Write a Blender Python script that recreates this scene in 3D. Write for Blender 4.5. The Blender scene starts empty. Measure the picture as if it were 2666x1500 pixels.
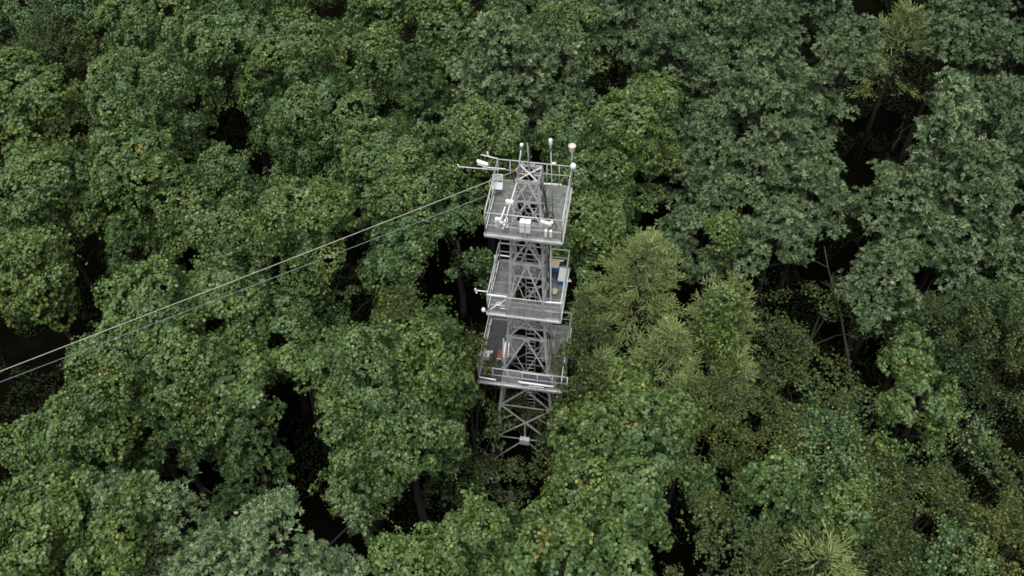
import bpy, math, random
import numpy as np
from mathutils import Vector, Matrix
random.seed(7)
RNG = np.random.default_rng(11)
SC = bpy.context.scene
COL = SC.collection

# ------------------------------------------------------------------ camera, sky, sun, exposure
F, DEP, ROLL, CAMZ = 2470.0, math.radians(50.71), math.radians(-1.3), 40.0     # focal length in pixels of a 2666 px wide frame
cam_d = bpy.data.cameras.new("camera"); cam = bpy.data.objects.new("camera", cam_d); COL.objects.link(cam)
cam_d.sensor_width = 36.0; cam_d.lens = 36.0 * F / 2666.0; cam_d.clip_start = 0.5; cam_d.clip_end = 3000
cam.matrix_world = (Matrix.Translation((0, 0, CAMZ)) @ Matrix.Rotation(math.pi/2 - DEP, 4, 'X') @ Matrix.Rotation(-ROLL * -1.0, 4, 'Z'))
SC.camera = cam
SUN_EL, SUN_AZ = math.radians(73), math.radians(-158)      # the brightest part of an overcast sky, high up to the left
w = bpy.data.worlds.new("World"); SC.world = w; w.use_nodes = True
nt = w.node_tree; nt.nodes.clear()
sky = nt.nodes.new('ShaderNodeTexSky'); sky.sky_type = 'NISHITA'; sky.sun_disc = False
sky.sun_elevation = SUN_EL; sky.sun_rotation = SUN_AZ; sky.dust_density = 4.0; sky.ozone_density = 0.6; sky.air_density = 1.0
bg = nt.nodes.new('ShaderNodeBackground'); bg.inputs[1].default_value = 0.065
wo = nt.nodes.new('ShaderNodeOutputWorld'); hs = nt.nodes.new('ShaderNodeHueSaturation'); hs.inputs['Saturation'].default_value = .22   # overcast: nearly white
nt.links.new(sky.outputs[0], hs.inputs['Color']); nt.links.new(hs.outputs[0], bg.inputs[0]); nt.links.new(bg.outputs[0], wo.inputs[0])
sd = bpy.data.lights.new("sun", 'SUN'); sd.energy = 3.0; sd.angle = math.radians(45); sd.color = (1.0, 0.97, 0.92)
sun = bpy.data.objects.new("sun", sd); COL.objects.link(sun)
sdir = Vector((math.sin(SUN_AZ) * math.cos(SUN_EL), math.cos(SUN_AZ) * math.cos(SUN_EL), math.sin(SUN_EL)))
sun.rotation_euler = sdir.to_track_quat('Z', 'Y').to_euler(); sun.location = (0, 20, 60)
vs = SC.view_settings; vs.view_transform = 'Standard'; vs.look = 'None'; vs.gamma = 1.0; vs.exposure = 0.40; vs.use_curve_mapping = False
SC.cycles.filter_width = 1.7; SC.cycles.max_bounces = 4; SC.cycles.diffuse_bounces = 1; SC.cycles.glossy_bounces = 2; SC.cycles.transmission_bounces = 2

def at(px, py, z):
    """the point at height z that the photograph shows at pixel (px, py) of 2666x1500"""
    u, v = px - 1333.0, py - 750.0
    cr, sr = math.cos(-ROLL), math.sin(-ROLL)
    a, b = cr*u - sr*v, sr*u + cr*v
    s, c = math.sin(DEP), math.cos(DEP)
    d = Vector((a, F*c - b*s, -F*s - b*c))
    return Vector((0, 0, CAMZ)) + d * ((z - CAMZ) / d.z)

# ------------------------------------------------------------------ helpers
def tag(o, label=None, cat=None, group=None, kind=None):
    if label: o['label'] = label
    if cat: o['category'] = cat
    if group: o['group'] = group
    if kind: o['kind'] = kind
    return o
def empty(name, loc, rz=0.0):
    o = bpy.data.objects.new(name, None); COL.objects.link(o); o.location = loc; o.rotation_euler = (0, 0, rz)
    o.empty_display_size = 0.3
    return o
class MB:
    def __init__(s): s.v = []; s.f = []; s.sm = []
    def add(s, vs_, fs_, smooth=False):
        n = len(s.v); s.v += [tuple(p) for p in vs_]; s.f += [tuple(i + n for i in f) for f in fs_]; s.sm += [smooth] * len(fs_)
        return s
    def box(s, c, d, R=None):
        c = Vector(c); h = Vector(d) / 2; P = []
        for i in (-1, 1):
            for j in (-1, 1):
                for k in (-1, 1):
                    q = Vector((i*h.x, j*h.y, k*h.z)); P.append(c + (R @ q if R else q))
        return s.add(P, [(0,1,3,2),(4,6,7,5),(0,4,5,1),(2,3,7,6),(0,2,6,4),(1,5,7,3)])
    def frame(s, a, b, up=(0, 0, 1)):
        a, b = Vector(a), Vector(b); t = (b - a).normalized(); u = Vector(up)
        if abs(t.dot(u)) > .98: u = Vector((1, 0, 0))
        x = t.cross(u).normalized(); y = x.cross(t).normalized(); return a, b, x, y
    def bar(s, a, b, w, t=None, up=(0, 0, 1)):
        t = t or w; a, b, x, y = s.frame(a, b, up)
        P = [p + x*i*w/2 + y*j*t/2 for p in (a, b) for i, j in ((-1,-1),(1,-1),(1,1),(-1,1))]
        return s.add(P, [(0,3,2,1),(4,5,6,7),(0,1,5,4),(1,2,6,5),(2,3,7,6),(3,0,4,7)])
    def angle(s, a, b, w, t, nrm, side=1):
        """an L section: one flange lying in the face with normal nrm, one standing inward"""
        a, b = Vector(a), Vector(b); d = (b - a).normalized(); n = Vector(nrm).normalized(); e = d.cross(n).normalized() * side
        n = e.cross(d).normalized() * side
        prof = [(0,0),(w,0),(w,-t),(t,-t),(t,-w),(0,-w)]
        P = [p + e*i - n*(-j) for p in (a, b) for i, j in prof]
        F_ = [(i, (i+1) % 6, (i+1) % 6 + 6, i + 6) for i in range(6)] + [(0,5,4,3),(0,3,2,1),(6,7,8,9),(6,9,10,11)]
        return s.add(P, F_)
    def tube(s, pts, r, n=8, cap=True):
        pts = [Vector(p) for p in pts]; rs = r if isinstance(r, (list, tuple)) else [r] * len(pts)
        base = None; V = []; Fs = []
        for i, p in enumerate(pts):
            t = (pts[min(i+1, len(pts)-1)] - pts[max(i-1, 0)]).normalized()
            if base is None:
                base = t.cross(Vector((0,0,1)) if abs(t.z) < .9 else Vector((1,0,0))).normalized()
            base = (base - t*base.dot(t)).normalized(); y = t.cross(base)
            V += [p + (base*math.cos(2*math.pi*k/n) + y*math.sin(2*math.pi*k/n)) * rs[i] for k in range(n)]
        for i in range(len(pts)-1):
            for k in range(n): Fs.append((i*n+k, i*n+(k+1) % n, (i+1)*n+(k+1) % n, (i+1)*n+k))
        m = len(s.v); s.add(V, Fs, True)
        if cap:
            s.f += [tuple(m+k for k in reversed(range(n))), tuple(m+(len(pts)-1)*n+k for k in range(n))]; s.sm += [False, False]
        return s
    def lathe(s, o, axis, prof, n=14):
        """prof: (distance along axis, radius)"""
        o = Vector(o); t = Vector(axis).normalized(); x = t.cross(Vector((0,0,1)) if abs(t.z) < .9 else Vector((1,0,0))).normalized(); y = t.cross(x)
        V = []; Fs = []
        for h, r in prof: V += [o + t*h + (x*math.cos(2*math.pi*k/n) + y*math.sin(2*math.pi*k/n))*max(r, 1e-4) for k in range(n)]
        for i in range(len(prof)-1):
            for k in range(n): Fs.append((i*n+k, i*n+(k+1) % n, (i+1)*n+(k+1) % n, (i+1)*n+k))
        return s.add(V, Fs, True)
    def build(s, name, mat, parent=None, bevel=0):
        me = bpy.data.meshes.new(name); me.from_pydata(s.v, [], s.f); me.materials.append(mat)
        me.polygons.foreach_set('use_smooth', s.sm); me.update()
        o = bpy.data.objects.new(name, me); COL.objects.link(o)
        if parent: o.parent = parent
        if bevel:
            b = o.modifiers.new('bevel', 'BEVEL'); b.width = bevel; b.segments = 2; b.limit_method = 'ANGLE'
        return o

def new_mat(name):
    m = bpy.data.materials.new(name); m.use_nodes = True; N = m.node_tree.nodes; L = m.node_tree.links
    return m, N, L, N['Principled BSDF']
def ramp(N, L, src, stops, interp='LINEAR'):
    r = N.new('ShaderNodeValToRGB'); r.color_ramp.interpolation = interp; el = r.color_ramp.elements
    while len(el) < len(stops): el.new(1.0)
    for e, (p, c) in zip(el, stops): e.position = p; e.color = (*c, 1)
    L.new(src, r.inputs[0]); return r.outputs[0]
def plain(name, c, rough=.5, metal=0.0, var=.25, scale=6.0, bump=0.0):
    m, N, L, B = new_mat(name)
    tc = N.new('ShaderNodeTexCoord'); nz = N.new('ShaderNodeTexNoise'); nz.inputs['Scale'].default_value = scale; nz.inputs['Detail'].default_value = 6
    L.new(tc.outputs['Object'], nz.inputs['Vector'])
    lo = tuple(x * (1 - var) for x in c); hi = tuple(min(1, x * (1 + var)) for x in c)
    L.new(ramp(N, L, nz.outputs[0], [(.3, lo), (.7, hi)]), B.inputs['Base Color'])
    B.inputs['Roughness'].default_value = rough; B.inputs['Metallic'].default_value = metal
    if bump:
        b = N.new('ShaderNodeBump'); b.inputs['Strength'].default_value = bump; L.new(nz.outputs[0], b.inputs['Height']); L.new(b.outputs[0], B.inputs['Normal'])
    return m
M = {}
M['steel'] = plain('galvanised_steel', (.54, .56, .57), .55, .1, .22, 9)
M['steel2'] = plain('weathered_plate', (.12, .13, .13), .7, 0, .3, 5)
M['rail'] = plain('rail_steel', (.50, .52, .53), .5, .1, .15, 5)
M['grate'] = plain('grating_steel', (.25, .268, .262), .7, .05, .3, 4)
M['white'] = plain('white_housing', (.88, .89, .90), .4, 0, .04, 8)
M['pale'] = plain('pale_grey_plastic', (.55, .57, .6), .5, 0, .08, 8)
M['blue'] = plain('blue_plastic', (.02, .19, .58), .45, 0, .15, 8)
M['tan'] = plain('tan_board', (.42, .38, .28), .7, 0, .2, 12)
M['dark'] = plain('dark_rubber_mat', (.035, .037, .04), .6, 0, .35, 3)
M['black'] = plain('black_plastic', (.02, .02, .022), .5, 0, .2, 9)
M['red'] = plain('rust_red_seat', (.22, .05, .025), .6, 0, .2, 9)
M['cream'] = plain('cream_rope', (.5, .5, .44), .7, 0, .1, 30)
M['bluerope'] = plain('blue_rope', (.24, .31, .35), .7, 0, .15, 30)
M['amber'] = plain('amber_rim', (.62, .47, .28), .4, 0, .1, 9)
M['yellow'] = plain('yellow_plastic', (.6, .45, .12), .5, 0, .1, 9)
M['panel'] = plain('solar_cell', (.008, .014, .035), .6, 0, .3, 20)
M['rustrope'] = plain('rust_brown_strap', (.13, .07, .05), .8, 0, .3, 20)
M['bark'] = plain('bark', (.022, .018, .014), .9, 0, .4, 9, .6)
M['stem'] = plain('bare_stem', (.045, .040, .03), .85, 0, .35, 12, .4)
M['dim_concrete'] = plain('shade_dark_concrete', (.035, .04, .028), .9, 0, .4, 8, .4)  # footing colour darkened to stand for the shade at the tower foot
M['concrete'] = plain('concrete', (.22, .22, .21), .8, 0, .25, 8, .4)

def leaf_mat(name, stops, clump, rough=.42, spec=.5):
    """stops: colour by a per-leaf random number; clump: (low, high) tint by patch and the crown's own hue"""
    m, N, L, B = new_mat(name)
    a = N.new('ShaderNodeAttribute'); a.attribute_name = 'rnd'
    c = N.new('ShaderNodeAttribute'); c.attribute_name = 'clump'
    col = ramp(N, L, a.outputs['Fac'], stops)
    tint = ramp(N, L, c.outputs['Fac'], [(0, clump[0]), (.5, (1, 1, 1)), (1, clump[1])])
    mx = N.new('ShaderNodeMix'); mx.data_type = 'RGBA'; mx.blend_type = 'MULTIPLY'; mx.inputs[0].default_value = 1.0
    L.new(col, mx.inputs[6]); L.new(tint, mx.inputs[7])
    L.new(mx.outputs[2], B.inputs['Base Color'])
    B.inputs['Roughness'].default_value = rough; B.inputs['Specular IOR Level'].default_value = spec
    return m
M['vine'] = leaf_mat('vine_leaf', [(0, (.023, .053, .016)), (.25, (.048, .093, .028)), (.55, (.080, .132, .040)), (.8, (.113, .170, .055)), (.93, (.143, .206, .074)), (.975, (.20, .21, .055)), (.985, (.30, .24, .04)), (1, (.21, .12, .05))],
                     ((.62, .80, 1.05), (1.38, 1.22, .82)), .48, .35)
M['fir'] = leaf_mat('grey_green_needle', [(0, (.032, .062, .025)), (.3, (.068, .112, .048)), (.6, (.108, .160, .075)), (.9, (.168, .225, .118)), (1, (.20, .20, .09))],
                    ((.66, .82, .80), (1.50, 1.48, 1.50)), .55, .3)
M['pine'] = leaf_mat('green_needle', [(0, (.024, .050, .016)), (.4, (.048, .090, .030)), (.8, (.082, .132, .046)), (1, (.12, .14, .05))],
                     ((.75, .9, .95), (1.25, 1.1, .8)), .55, .3)
M['larch'] = leaf_mat('larch_needle', [(0, (.080, .125, .040)), (.4, (.155, .210, .070)), (.8, (.240, .295, .110)), (1, (.38, .40, .20))],
                      ((.55, .8, .9), (1.25, 1.12, .95)), .6, .2)
M['scrub'] = leaf_mat('dull_small_leaf', [(0, (.018, .036, .011)), (.4, (.038, .062, .019)), (.75, (.064, .092, .030)), (.92, (.10, .12, .04)), (1, (.12, .125, .045))],
                      ((.6, .85, 1.0), (1.6, 1.35, .9)), .6, .2)

M['shade'] = leaf_mat('shade_darkened_leaf', [(0, (.008, .016, .005)), (.5, (.014, .026, .008)), (1, (.030, .036, .014))], ((.7, .85, 1.0), (1.3, 1.2, .9)), .7, .1)  # undergrowth leaves, with the gloom of the canopy gaps put into their colour

# ------------------------------------------------------------------ foliage generators (numpy)
class Wave:
    """smooth 3-D noise as a sum of sines, with its gradient"""
    def __init__(s, wl, n=7, rng=RNG):
        k = rng.normal(size=(n, 3)); k /= np.linalg.norm(k, axis=1)[:, None]
        s.k = k * (2*np.pi / (wl * rng.uniform(.7, 1.5, n)))[:, None]; s.ph = rng.uniform(0, 6.28, n); s.n = n
    def __call__(s, P): return np.sin(P @ s.k.T + s.ph).sum(1) / math.sqrt(s.n)
    def grad(s, P):
        g = np.cos(P @ s.k.T + s.ph) @ s.k; return g / (np.linalg.norm(g, axis=1)[:, None] + 1e-6)
CLEAR = []        # gaps in the canopy: world (x, y) of the gap at height 6.5, half width, half length, slant of its open side
def open_gap(px, py, wpx, hpx):
    c = at(px*K, py*K, 6.5); sc = F / (Vector((0, 0, CAMZ)) - c).length
    CLEAR.append((c.x, c.y, wpx*K/2/sc, hpx*K/2/sc/.75 + .25, c.y/(CAMZ-6.5), c.x/(CAMZ-6.5)))
def not_in_gap(P, o, k=.62, amp=.30):
    X, Y, Z = P[:, 0] + o.x, P[:, 1] + o.y, P[:, 2]; ok = np.ones(len(P), bool); rag = None
    for cx, cy, a, b, ky, kx in CLEAR:
        dz = Z - 6.5; x = X - cx + kx*dz; y = Y - cy + ky*dz
        if not ((np.abs(x) < a*1.6) & (np.abs(y) < b*1.6)).any(): continue
        if rag is None: Q_ = np.stack([X, Y, Z], 1); rag = amp*(GAPW(Q_) + .6*GAPW(Q_*2.7 + 3) + .5*RNG.normal(size=len(P)))
        ok &= ((x/a)**2 + (y/b)**2 > k + rag) | (Z < 2.2)
    return ok
K = 2666/2576.0
def unit(a): return a / (np.linalg.norm(a, axis=1)[:, None] + 1e-9)
def leaf_mesh(name, P, Nn, size, mat, parent, shape='leaf', up=None, aspect=1.0, rnd=None, clump=None):
    """one mesh of len(P) leaves: centres P, normals Nn, sizes; shape leaf = folded rounded leaf (6 verts), blade = kite (4 verts)"""
    n = len(P)
    if n == 0: return None
    if up is None: up = unit(RNG.normal(size=(n, 3)))
    X = unit(np.cross(up, Nn)); Y = np.cross(Nn, X)
    if shape == 'leaf':
        T = np.array([(0, -.5, 0), (-.48, -.18, .09), (-.36, .32, .07), (0, .54, -.03), (.36, .32, .07), (.48, -.18, .09)]); Q = [(0, 3, 2, 1), (0, 5, 4, 3)]
    else:
        T = np.array([(0, 0, 0), (-.5, .45, .0), (0, 1, 0), (.5, .45, .0)]); Q = [(0, 3, 2, 1)]
    nv, nf = len(T), len(Q)
    s = size[:, None]
    V = np.empty((n, nv, 3), np.float32)
    for i, (a, b, c) in enumerate(T): V[:, i] = P + X * (a*aspect) * s + Y * b * s + Nn * c * s
    idx = (np.array(Q, np.int32)[None] + (np.arange(n, dtype=np.int32) * nv)[:, None, None]).reshape(-1)
    me = bpy.data.meshes.new(name); me.vertices.add(n*nv); me.vertices.foreach_set('co', V.reshape(-1))
    me.loops.add(n*nf*4); me.loops.foreach_set('vertex_index', idx)
    me.polygons.add(n*nf); me.polygons.foreach_set('loop_start', np.arange(n*nf, dtype=np.int32) * 4)
    rnd = RNG.random(n) if rnd is None else rnd
    clump = np.full(n, .5) if clump is None else clump
    for nm, arr in (('rnd', rnd), ('clump', clump)):
        A = me.attributes.new(nm, 'FLOAT', 'FACE'); A.data.foreach_set('value', np.repeat(np.clip(arr, 0, 1), nf).astype(np.float32))
    me.materials.append(mat); me.update(calc_edges=True)
    o = bpy.data.objects.new(name, me); COL.objects.link(o)
    if parent: o.parent = parent
    return o

GAPW = Wave(.8, rng=np.random.default_rng(5))
def lobe_points(C, R, dens, rng, zmin=-.45, keep=.86):
    """points on the outside of a union of ellipsoids (centres C, radii R (n,3)); returns P, N"""
    Ps, Ns = [], []
    for i in range(len(C)):
        r = R[i]; area = 4*np.pi*((r[0]*r[1])**1.6/3 + 2*(r[0]*r[2])**1.6/3)**(1/1.6)
        m = int(area * dens)
        d = unit(rng.normal(size=(m, 3))); d = d[d[:, 2] > zmin]
        p = C[i] + d*r; nn = unit(d/r)
        ok = np.ones(len(p), bool)
        for j in range(len(C)):
            if j == i: continue
            if np.abs(C[i]-C[j]).max() > R[i].max()+R[j].max(): continue
            ok &= (((p - C[j]) / R[j])**2).sum(1) > keep*keep
        Ps.append(p[ok]); Ns.append(nn[ok])
    return np.concatenate(Ps), np.concatenate(Ns)

def trunk(parent, h, r, top_r, lobes, seed, nlimb=5, mat='bark', lean=(0, 0)):
    rr = random.Random(seed); mb = MB(); pts = []; rad = []
    for i in range(7):
        t = i/6; pts.append(Vector((lean[0]*t + rr.uniform(-.08, .08), lean[1]*t + rr.uniform(-.08, .08), h*t))); rad.append(r*(1-t) + top_r*t)
    pts[0] = Vector((0, 0, -.2)); rad[0] *= 1.25
    mb.tube(pts, rad, 8)
    L = list(lobes); rr.shuffle(L)
    for c in L[:nlimb]:
        c = Vector(c); z0 = max(h*.25, min(h*.9, c.z - .5*Vector((c.x, c.y)).length - .3)); a = Vector((lean[0]*z0/h, lean[1]*z0/h, z0))
        m = a.lerp(c, .5) + Vector((0, 0, .25)); mb.tube([a, m, c], [r*.38, r*.25, r*.1], 6)
    return mb.build('trunk', M[mat], parent)

def vine_tree(loc, r, hc, ztop, tint, seed, dens=210, lsize=.108, hole=-1.15, drip=4, mat='vine'):
    """a tree wrapped in a climbing vine: a lumpy mound of overlapping round leaves with hanging curtains"""
    rng = np.random.default_rng(seed); root = empty('vine_covered_tree', (loc.x, loc.y, 0))
    C, R = [], []
    n = int(11 + 7*r)
    ax, ay = rng.uniform(.82, 1.18), rng.uniform(.82, 1.12); rot = rng.uniform(0, 3.14)
    h2, h3, f2, f3 = rng.uniform(.08, .28), rng.uniform(.05, .2), rng.uniform(0, 6.28), rng.uniform(0, 6.28); lsize *= rng.uniform(.85, 1.18); pw = rng.uniform(1.7, 2.6)
    for i in range(n):                                  # lumps over the dome, widening downwards
        t = (i + rng.uniform(0, .8)) / n; a = i*2.4 + rng.uniform(-.5, .5)
        rad = r * (.08 + .80*math.sqrt(t)) * rng.uniform(.8, 1.15) * (1 + h2*math.sin(2*a+f2) + h3*math.sin(3*a+f3))
        zz = -(t**pw) * hc*1.0 + rng.uniform(-.5, .30)
        lr = r * rng.uniform(.27, .46)
        x, y = rad*math.cos(a)*ax, rad*math.sin(a)*ay
        C.append((x, y, zz - lr*.8)); R.append((lr*rng.uniform(.9, 1.2), lr*rng.uniform(.9, 1.2), lr*rng.uniform(.85, 1.25)))
    for i in range(int(6 + 5*r)):                       # curtains hanging down the sides
        a = rng.uniform(0, 6.28); rad = r*rng.uniform(.6, .98)*(1 + h2*math.sin(2*a+f2) + h3*math.sin(3*a+f3)); lr = rng.uniform(.28, .50)
        C.append((rad*math.cos(a)*ax, rad*math.sin(a)*ay, -hc*rng.uniform(.3, .75))); R.append((lr, lr, lr*rng.uniform(2.0, 3.6)))
    C = np.array(C); R = np.array(R); C[:, 2] += ztop
    o_ = not_in_gap(C, loc, 1.15, .15); o_[0] = True; C, R = C[o_], R[o_]
    P, Nn = lobe_points(C, R, dens, rng, keep=.93)
    w1, w2, w3, w4 = Wave(.9, rng=rng), Wave(.38, rng=rng), Wave(2.2, rng=rng), Wave(1.1, rng=rng)
    P = P + Nn * (.10*w1(P) + .16*w3(P) + .07*w2(P) + rng.uniform(-.13, .05, len(P)))[:, None]
    ok = (w4(P) + .5*w2(P) > hole*1.0) & (rng.random(len(P)) < np.where((Nn[:, 1] > .35) & (Nn[:, 2] < .3), .45, 1.0))
    ok &= not_in_gap(P, loc); P, Nn = P[ok], Nn[ok]
    Nl = unit(Nn*.75 + np.array((0, -.03, .30)) + .24*w1.grad(P) + .26*w2.grad(P) + .12*w3.grad(P) + rng.normal(size=P.shape)*.29)
    up = unit(np.array((0, 0, -1.0)) + Nn*.4 + rng.normal(size=P.shape)*.55)
    sz = lsize * rng.uniform(.6, 1.35, len(P))
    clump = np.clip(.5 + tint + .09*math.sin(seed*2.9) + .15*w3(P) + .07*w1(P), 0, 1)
    rnd = np.clip(rng.normal(.46, .22, len(P)), 0, .95); ye = (w3(P*1.7) > (1.1 if seed % 3 == 0 else 2.2)) & (rng.random(len(P)) < .3); rnd[ye] = rng.uniform(.93, 1.0, ye.sum())
    rare = rng.random(len(P)) < .0015; rnd[rare] = rng.uniform(.96, 1, rare.sum())
    Ps, Ns, Us, Ss, Cs, Rs = [P], [Nl], [up], [sz], [clump], [rnd]
    for k in range(drip):                               # loose runners that arch out and dangle
        i = rng.integers(len(C)); a = rng.uniform(0, 6.28); p0 = C[i] + np.array((math.cos(a), math.sin(a), .1))*R[i]
        ln = rng.uniform(.8, 2.0); m = int(ln*16); t = np.linspace(0, 1, m)[:, None]
        d = np.array((math.cos(a), math.sin(a), 0))
        q = p0 + d*ln*.5*t + np.array((0, 0, 1.0))*(.35*ln*t - 1.2*ln*t*t) + rng.normal(size=(m, 3))*.035
        Ps.append(q); Ns.append(unit(np.array((0, 0, 1.)) + rng.normal(size=(m, 3))*.5)); Us.append(unit(rng.normal(size=(m, 3))))
        Ss.append(lsize*rng.uniform(.35, .7, m)); Cs.append(np.full(m, .6)); Rs.append(rng.uniform(.5, .97, m))
    cat = np.concatenate
    Ps, Ns, Ss, Us, Rs, Cs = map(cat, (Ps, Ns, Ss, Us, Rs, Cs))
    leaf_mesh('crown', Ps, Ns, Ss, M[mat], root, 'leaf', Us, 1.0, Rs, Cs)
    trunk(root, ztop - hc*.35, .16 + .03*r, .06, C, seed, 6)
    return root

def tufts(P, Ax, k, ln, wd, spread, rng):
    """k narrow blades round each axis; returns base points, normals, up vectors, sizes"""
    n = len(P); B = np.repeat(P, k, 0); A = np.repeat(Ax, k, 0)
    ref = unit(np.cross(A, unit(rng.normal(size=A.shape)))); ang = rng.uniform(spread[0], spread[1], n*k)
    D = unit(A*np.cos(ang)[:, None] + ref*np.sin(ang)[:, None])
    Nn = unit(A - D*(A*D).sum(1)[:, None] + rng.normal(size=A.shape)*.15)
    return B, Nn, D, ln*rng.uniform(.7, 1.25, n*k)

def tuft_tree(loc, r, hc, ztop, tint, seed, mat='fir', name='conifer_tree', dens=17, lobe=(.34, .56), ln=.22, gap=.0, squash=.75, nl=None, blades=13, cone=1.3):
    """a conifer whose boughs end in clumps of star-shaped needle tufts"""
    rng = np.random.default_rng(seed); root = empty(name, (loc.x, loc.y, 0))
    n = nl or int(14 + 7.5*r*r + 4*hc); C, R = [], []
    ax, ay = rng.uniform(.85, 1.15, 2)
    for i in range(n):
        t = ((i + rng.uniform(0, 1)) / n); a = i*2.399 + rng.uniform(-.45, .45)
        rad = r*(.03 + .97*t**.62)*rng.uniform(.72, 1.13) if t > .04 else rng.uniform(0, .2)
        lr = rng.uniform(*lobe) * (.7 + .4*t)
        zz = -hc*(t**cone)*.9 + rng.uniform(-.55, .35) - .12*rad
        C.append((rad*math.cos(a)*ax, rad*math.sin(a)*ay, zz)); R.append((lr*rng.uniform(.9, 1.3), lr*rng.uniform(.9, 1.3), lr*squash*rng.uniform(.8, 1.3)))
    C = np.array(C); R = np.array(R); C[:, 2] += ztop
    o_ = not_in_gap(C, loc, 1.15, .15); o_[0] = True; C, R = C[o_], R[o_]
    P, Nn = lobe_points(C, R, dens, rng, zmin=-.1, keep=.8); ok = not_in_gap(P, loc); P, Nn = P[ok], Nn[ok]
    w1, w3 = Wave(.5, rng=rng), Wave(2.4, rng=rng)
    ok = w1(P*.8) > -1.0; P, Nn = P[ok], Nn[ok]
    P = P + Nn*(.06*w1(P) + rng.uniform(-.16, .03, len(P)))[:, None]
    out = P.copy(); out[:, 2] = 0; out = unit(out)
    Ax = unit(Nn*.6 + out*.35 + np.array((0, 0, .55)) + rng.normal(size=P.shape)*.25)
    B, N2, D, S = tufts(P, Ax, blades, ln, .2, (.45, 1.35), rng)
    cl = np.repeat(np.clip(.5 + tint + .16*w3(P) + .10*w1(P) + rng.normal(size=len(P))*.08, 0, 1), blades)
    rn = np.repeat(np.clip(rng.normal(.5, .2, len(P)), 0, 1), blades) + rng.normal(size=len(B))*.10
    leaf_mesh('crown', B, N2, S, M[mat], root, 'blade', D, .32, np.clip(rn, 0, 1), cl)
    mb = MB(); rr = random.Random(seed)
    pts = [Vector((rr.uniform(-.06, .06), rr.uniform(-.06, .06), (ztop-.5)*i/6)) for i in range(7)]; r0 = .13 + .03*r
    mb.tube(pts, [r0*(1 - .85*i/6) for i in range(7)], 8)
    for c in C[::4]:
        c = Vector(c); z0 = max(1.0, c.z - .25*Vector((c.x, c.y)).length - .1); z0 = min(z0, ztop-.6)
        mb.tube([Vector((0, 0, z0)), Vector((c.x*.5, c.y*.5, (z0+c.z)/2 + .05)), c], [r0*.3, r0*.2, r0*.08], 5, False)
    mb.build('trunk', M['bark'], root)
    return root

def larch(loc, r, hc, ztop, tint, seed, nb=60, twl=.36, thick=.030, spike=0.0, arc=None, top=0.0):
    """a larch: whorled boughs carrying feathery yellow-green strands"""
    rng = np.random.default_rng(seed); root = empty('larch_tree', (loc.x, loc.y, 0)); mb = MB()
    Q, Nn, D, S, W, CL = [], [], [], [], [], []
    def strand(p, d, ln, steps, curl, wob=.22):
        for s_ in range(steps):
            l = ln/steps; nrm = np.array((0, 0, 1.)) - d*d[2] + rng.normal(size=3)*.3; nrm -= d*nrm.dot(d); nrm /= np.linalg.norm(nrm)+1e-9
            Q.append(p); Nn.append(nrm); D.append(d); S.append(l*1.35)
            n2 = np.cross(d, nrm); Q.append(p); Nn.append(n2); D.append(d); S.append(l*1.3)
            p = p + d*l; d = d + curl + rng.normal(size=3)*wob; d = d/np.linalg.norm(d)
        return p, d
    def nz(v): return v/(np.linalg.norm(v)+1e-9)
    for b in range(nb):
        t = ((b + rng.uniform(0, 1)) / nb)**.85; a = b*2.399 + rng.uniform(-.4, .4)
        L_ = r*(top + .16 + (.84-top)*t**.8)*rng.uniform(.6, 1.15); z0 = ztop - hc*t*.95 - .05
        rise = .75 - 1.15*t + spike; o = np.array((math.cos(a), math.sin(a), 0)); m = max(3, int(L_/.17)); p = np.array((0, 0, z0)); pl = [p.copy()]
        for k in range(m):
            u = k/m; d = nz(o + np.array((0, 0, rise - .55*u + .9*u*u)) + rng.normal(size=3)*.07); p = p + d*L_/m; pl.append(p.copy())
            if u > .22 or L_ < .8:
                side = np.array((-o[1], o[0], 0))
                for sgn in (-1, 1):
                    dd = nz(d*1.0 + side*sgn*rng.uniform(.45, 1.0) + np.array((0, 0, rng.uniform(-.15, .35)))); ln = twl*rng.uniform(.7, 1.6)*(1.2 - .5*u)
                    cv = -side*sgn*.10 + np.array((0, 0, .05)); q, _ = strand(p, dd, ln, 3, cv)
                    for c_ in range(2):
                        if rng.random() < .8:
                            f = rng.uniform(.25, .75); d3 = nz(dd + d*.25 + rng.normal(size=3)*.42); strand(p + dd*ln*f, d3, ln*.5*rng.uniform(.7, 1.2), 2, cv)
        strand(p, d, twl*1.1, 3, np.array((0, 0, .08)))
        for c_ in range(3): strand(p, nz(d + rng.normal(size=3)*.4), twl*.7, 2, np.array((0, 0, .08)))
        mb.tube([Vector(q) for q in pl[::2] + ([pl[-1]] if len(pl) % 2 == 0 else [])], .008, 4, False)
    for b in range(26):                                 # the leader's own upright shoots
        a = rng.uniform(0, 6.28); strand(np.array((0, 0, ztop - rng.uniform(0, .7))), nz(np.array((math.cos(a), math.sin(a), rng.uniform(.3, 1.4)))), twl*rng.uniform(.8, 1.4), 3, np.array((0, 0, .02)))
    qf = np.array(Q); ok = not_in_gap(qf, loc); Q, Nn, D, S = [np.array(x_)[ok] for x_ in (Q, Nn, D, S)]
    Nn = unit(Nn); w3 = Wave(1.3, rng=rng)
    cl = np.clip(.5 + tint + .14*w3(Q), 0, 1); rn = np.clip(rng.normal(.5, .22, len(Q)), 0, 1)
    leaf_mesh('crown', Q, Nn, S, M['larch'], root, 'blade', D, thick/(twl*.33), rn, cl)
    mb.tube([Vector((0, 0, 0)), Vector((.05, 0, ztop*.5)), Vector((0, 0, ztop-.15))], [.16, .11, .02], 7)
    mb.build('trunk', M['stem'], root)
    return root

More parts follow.
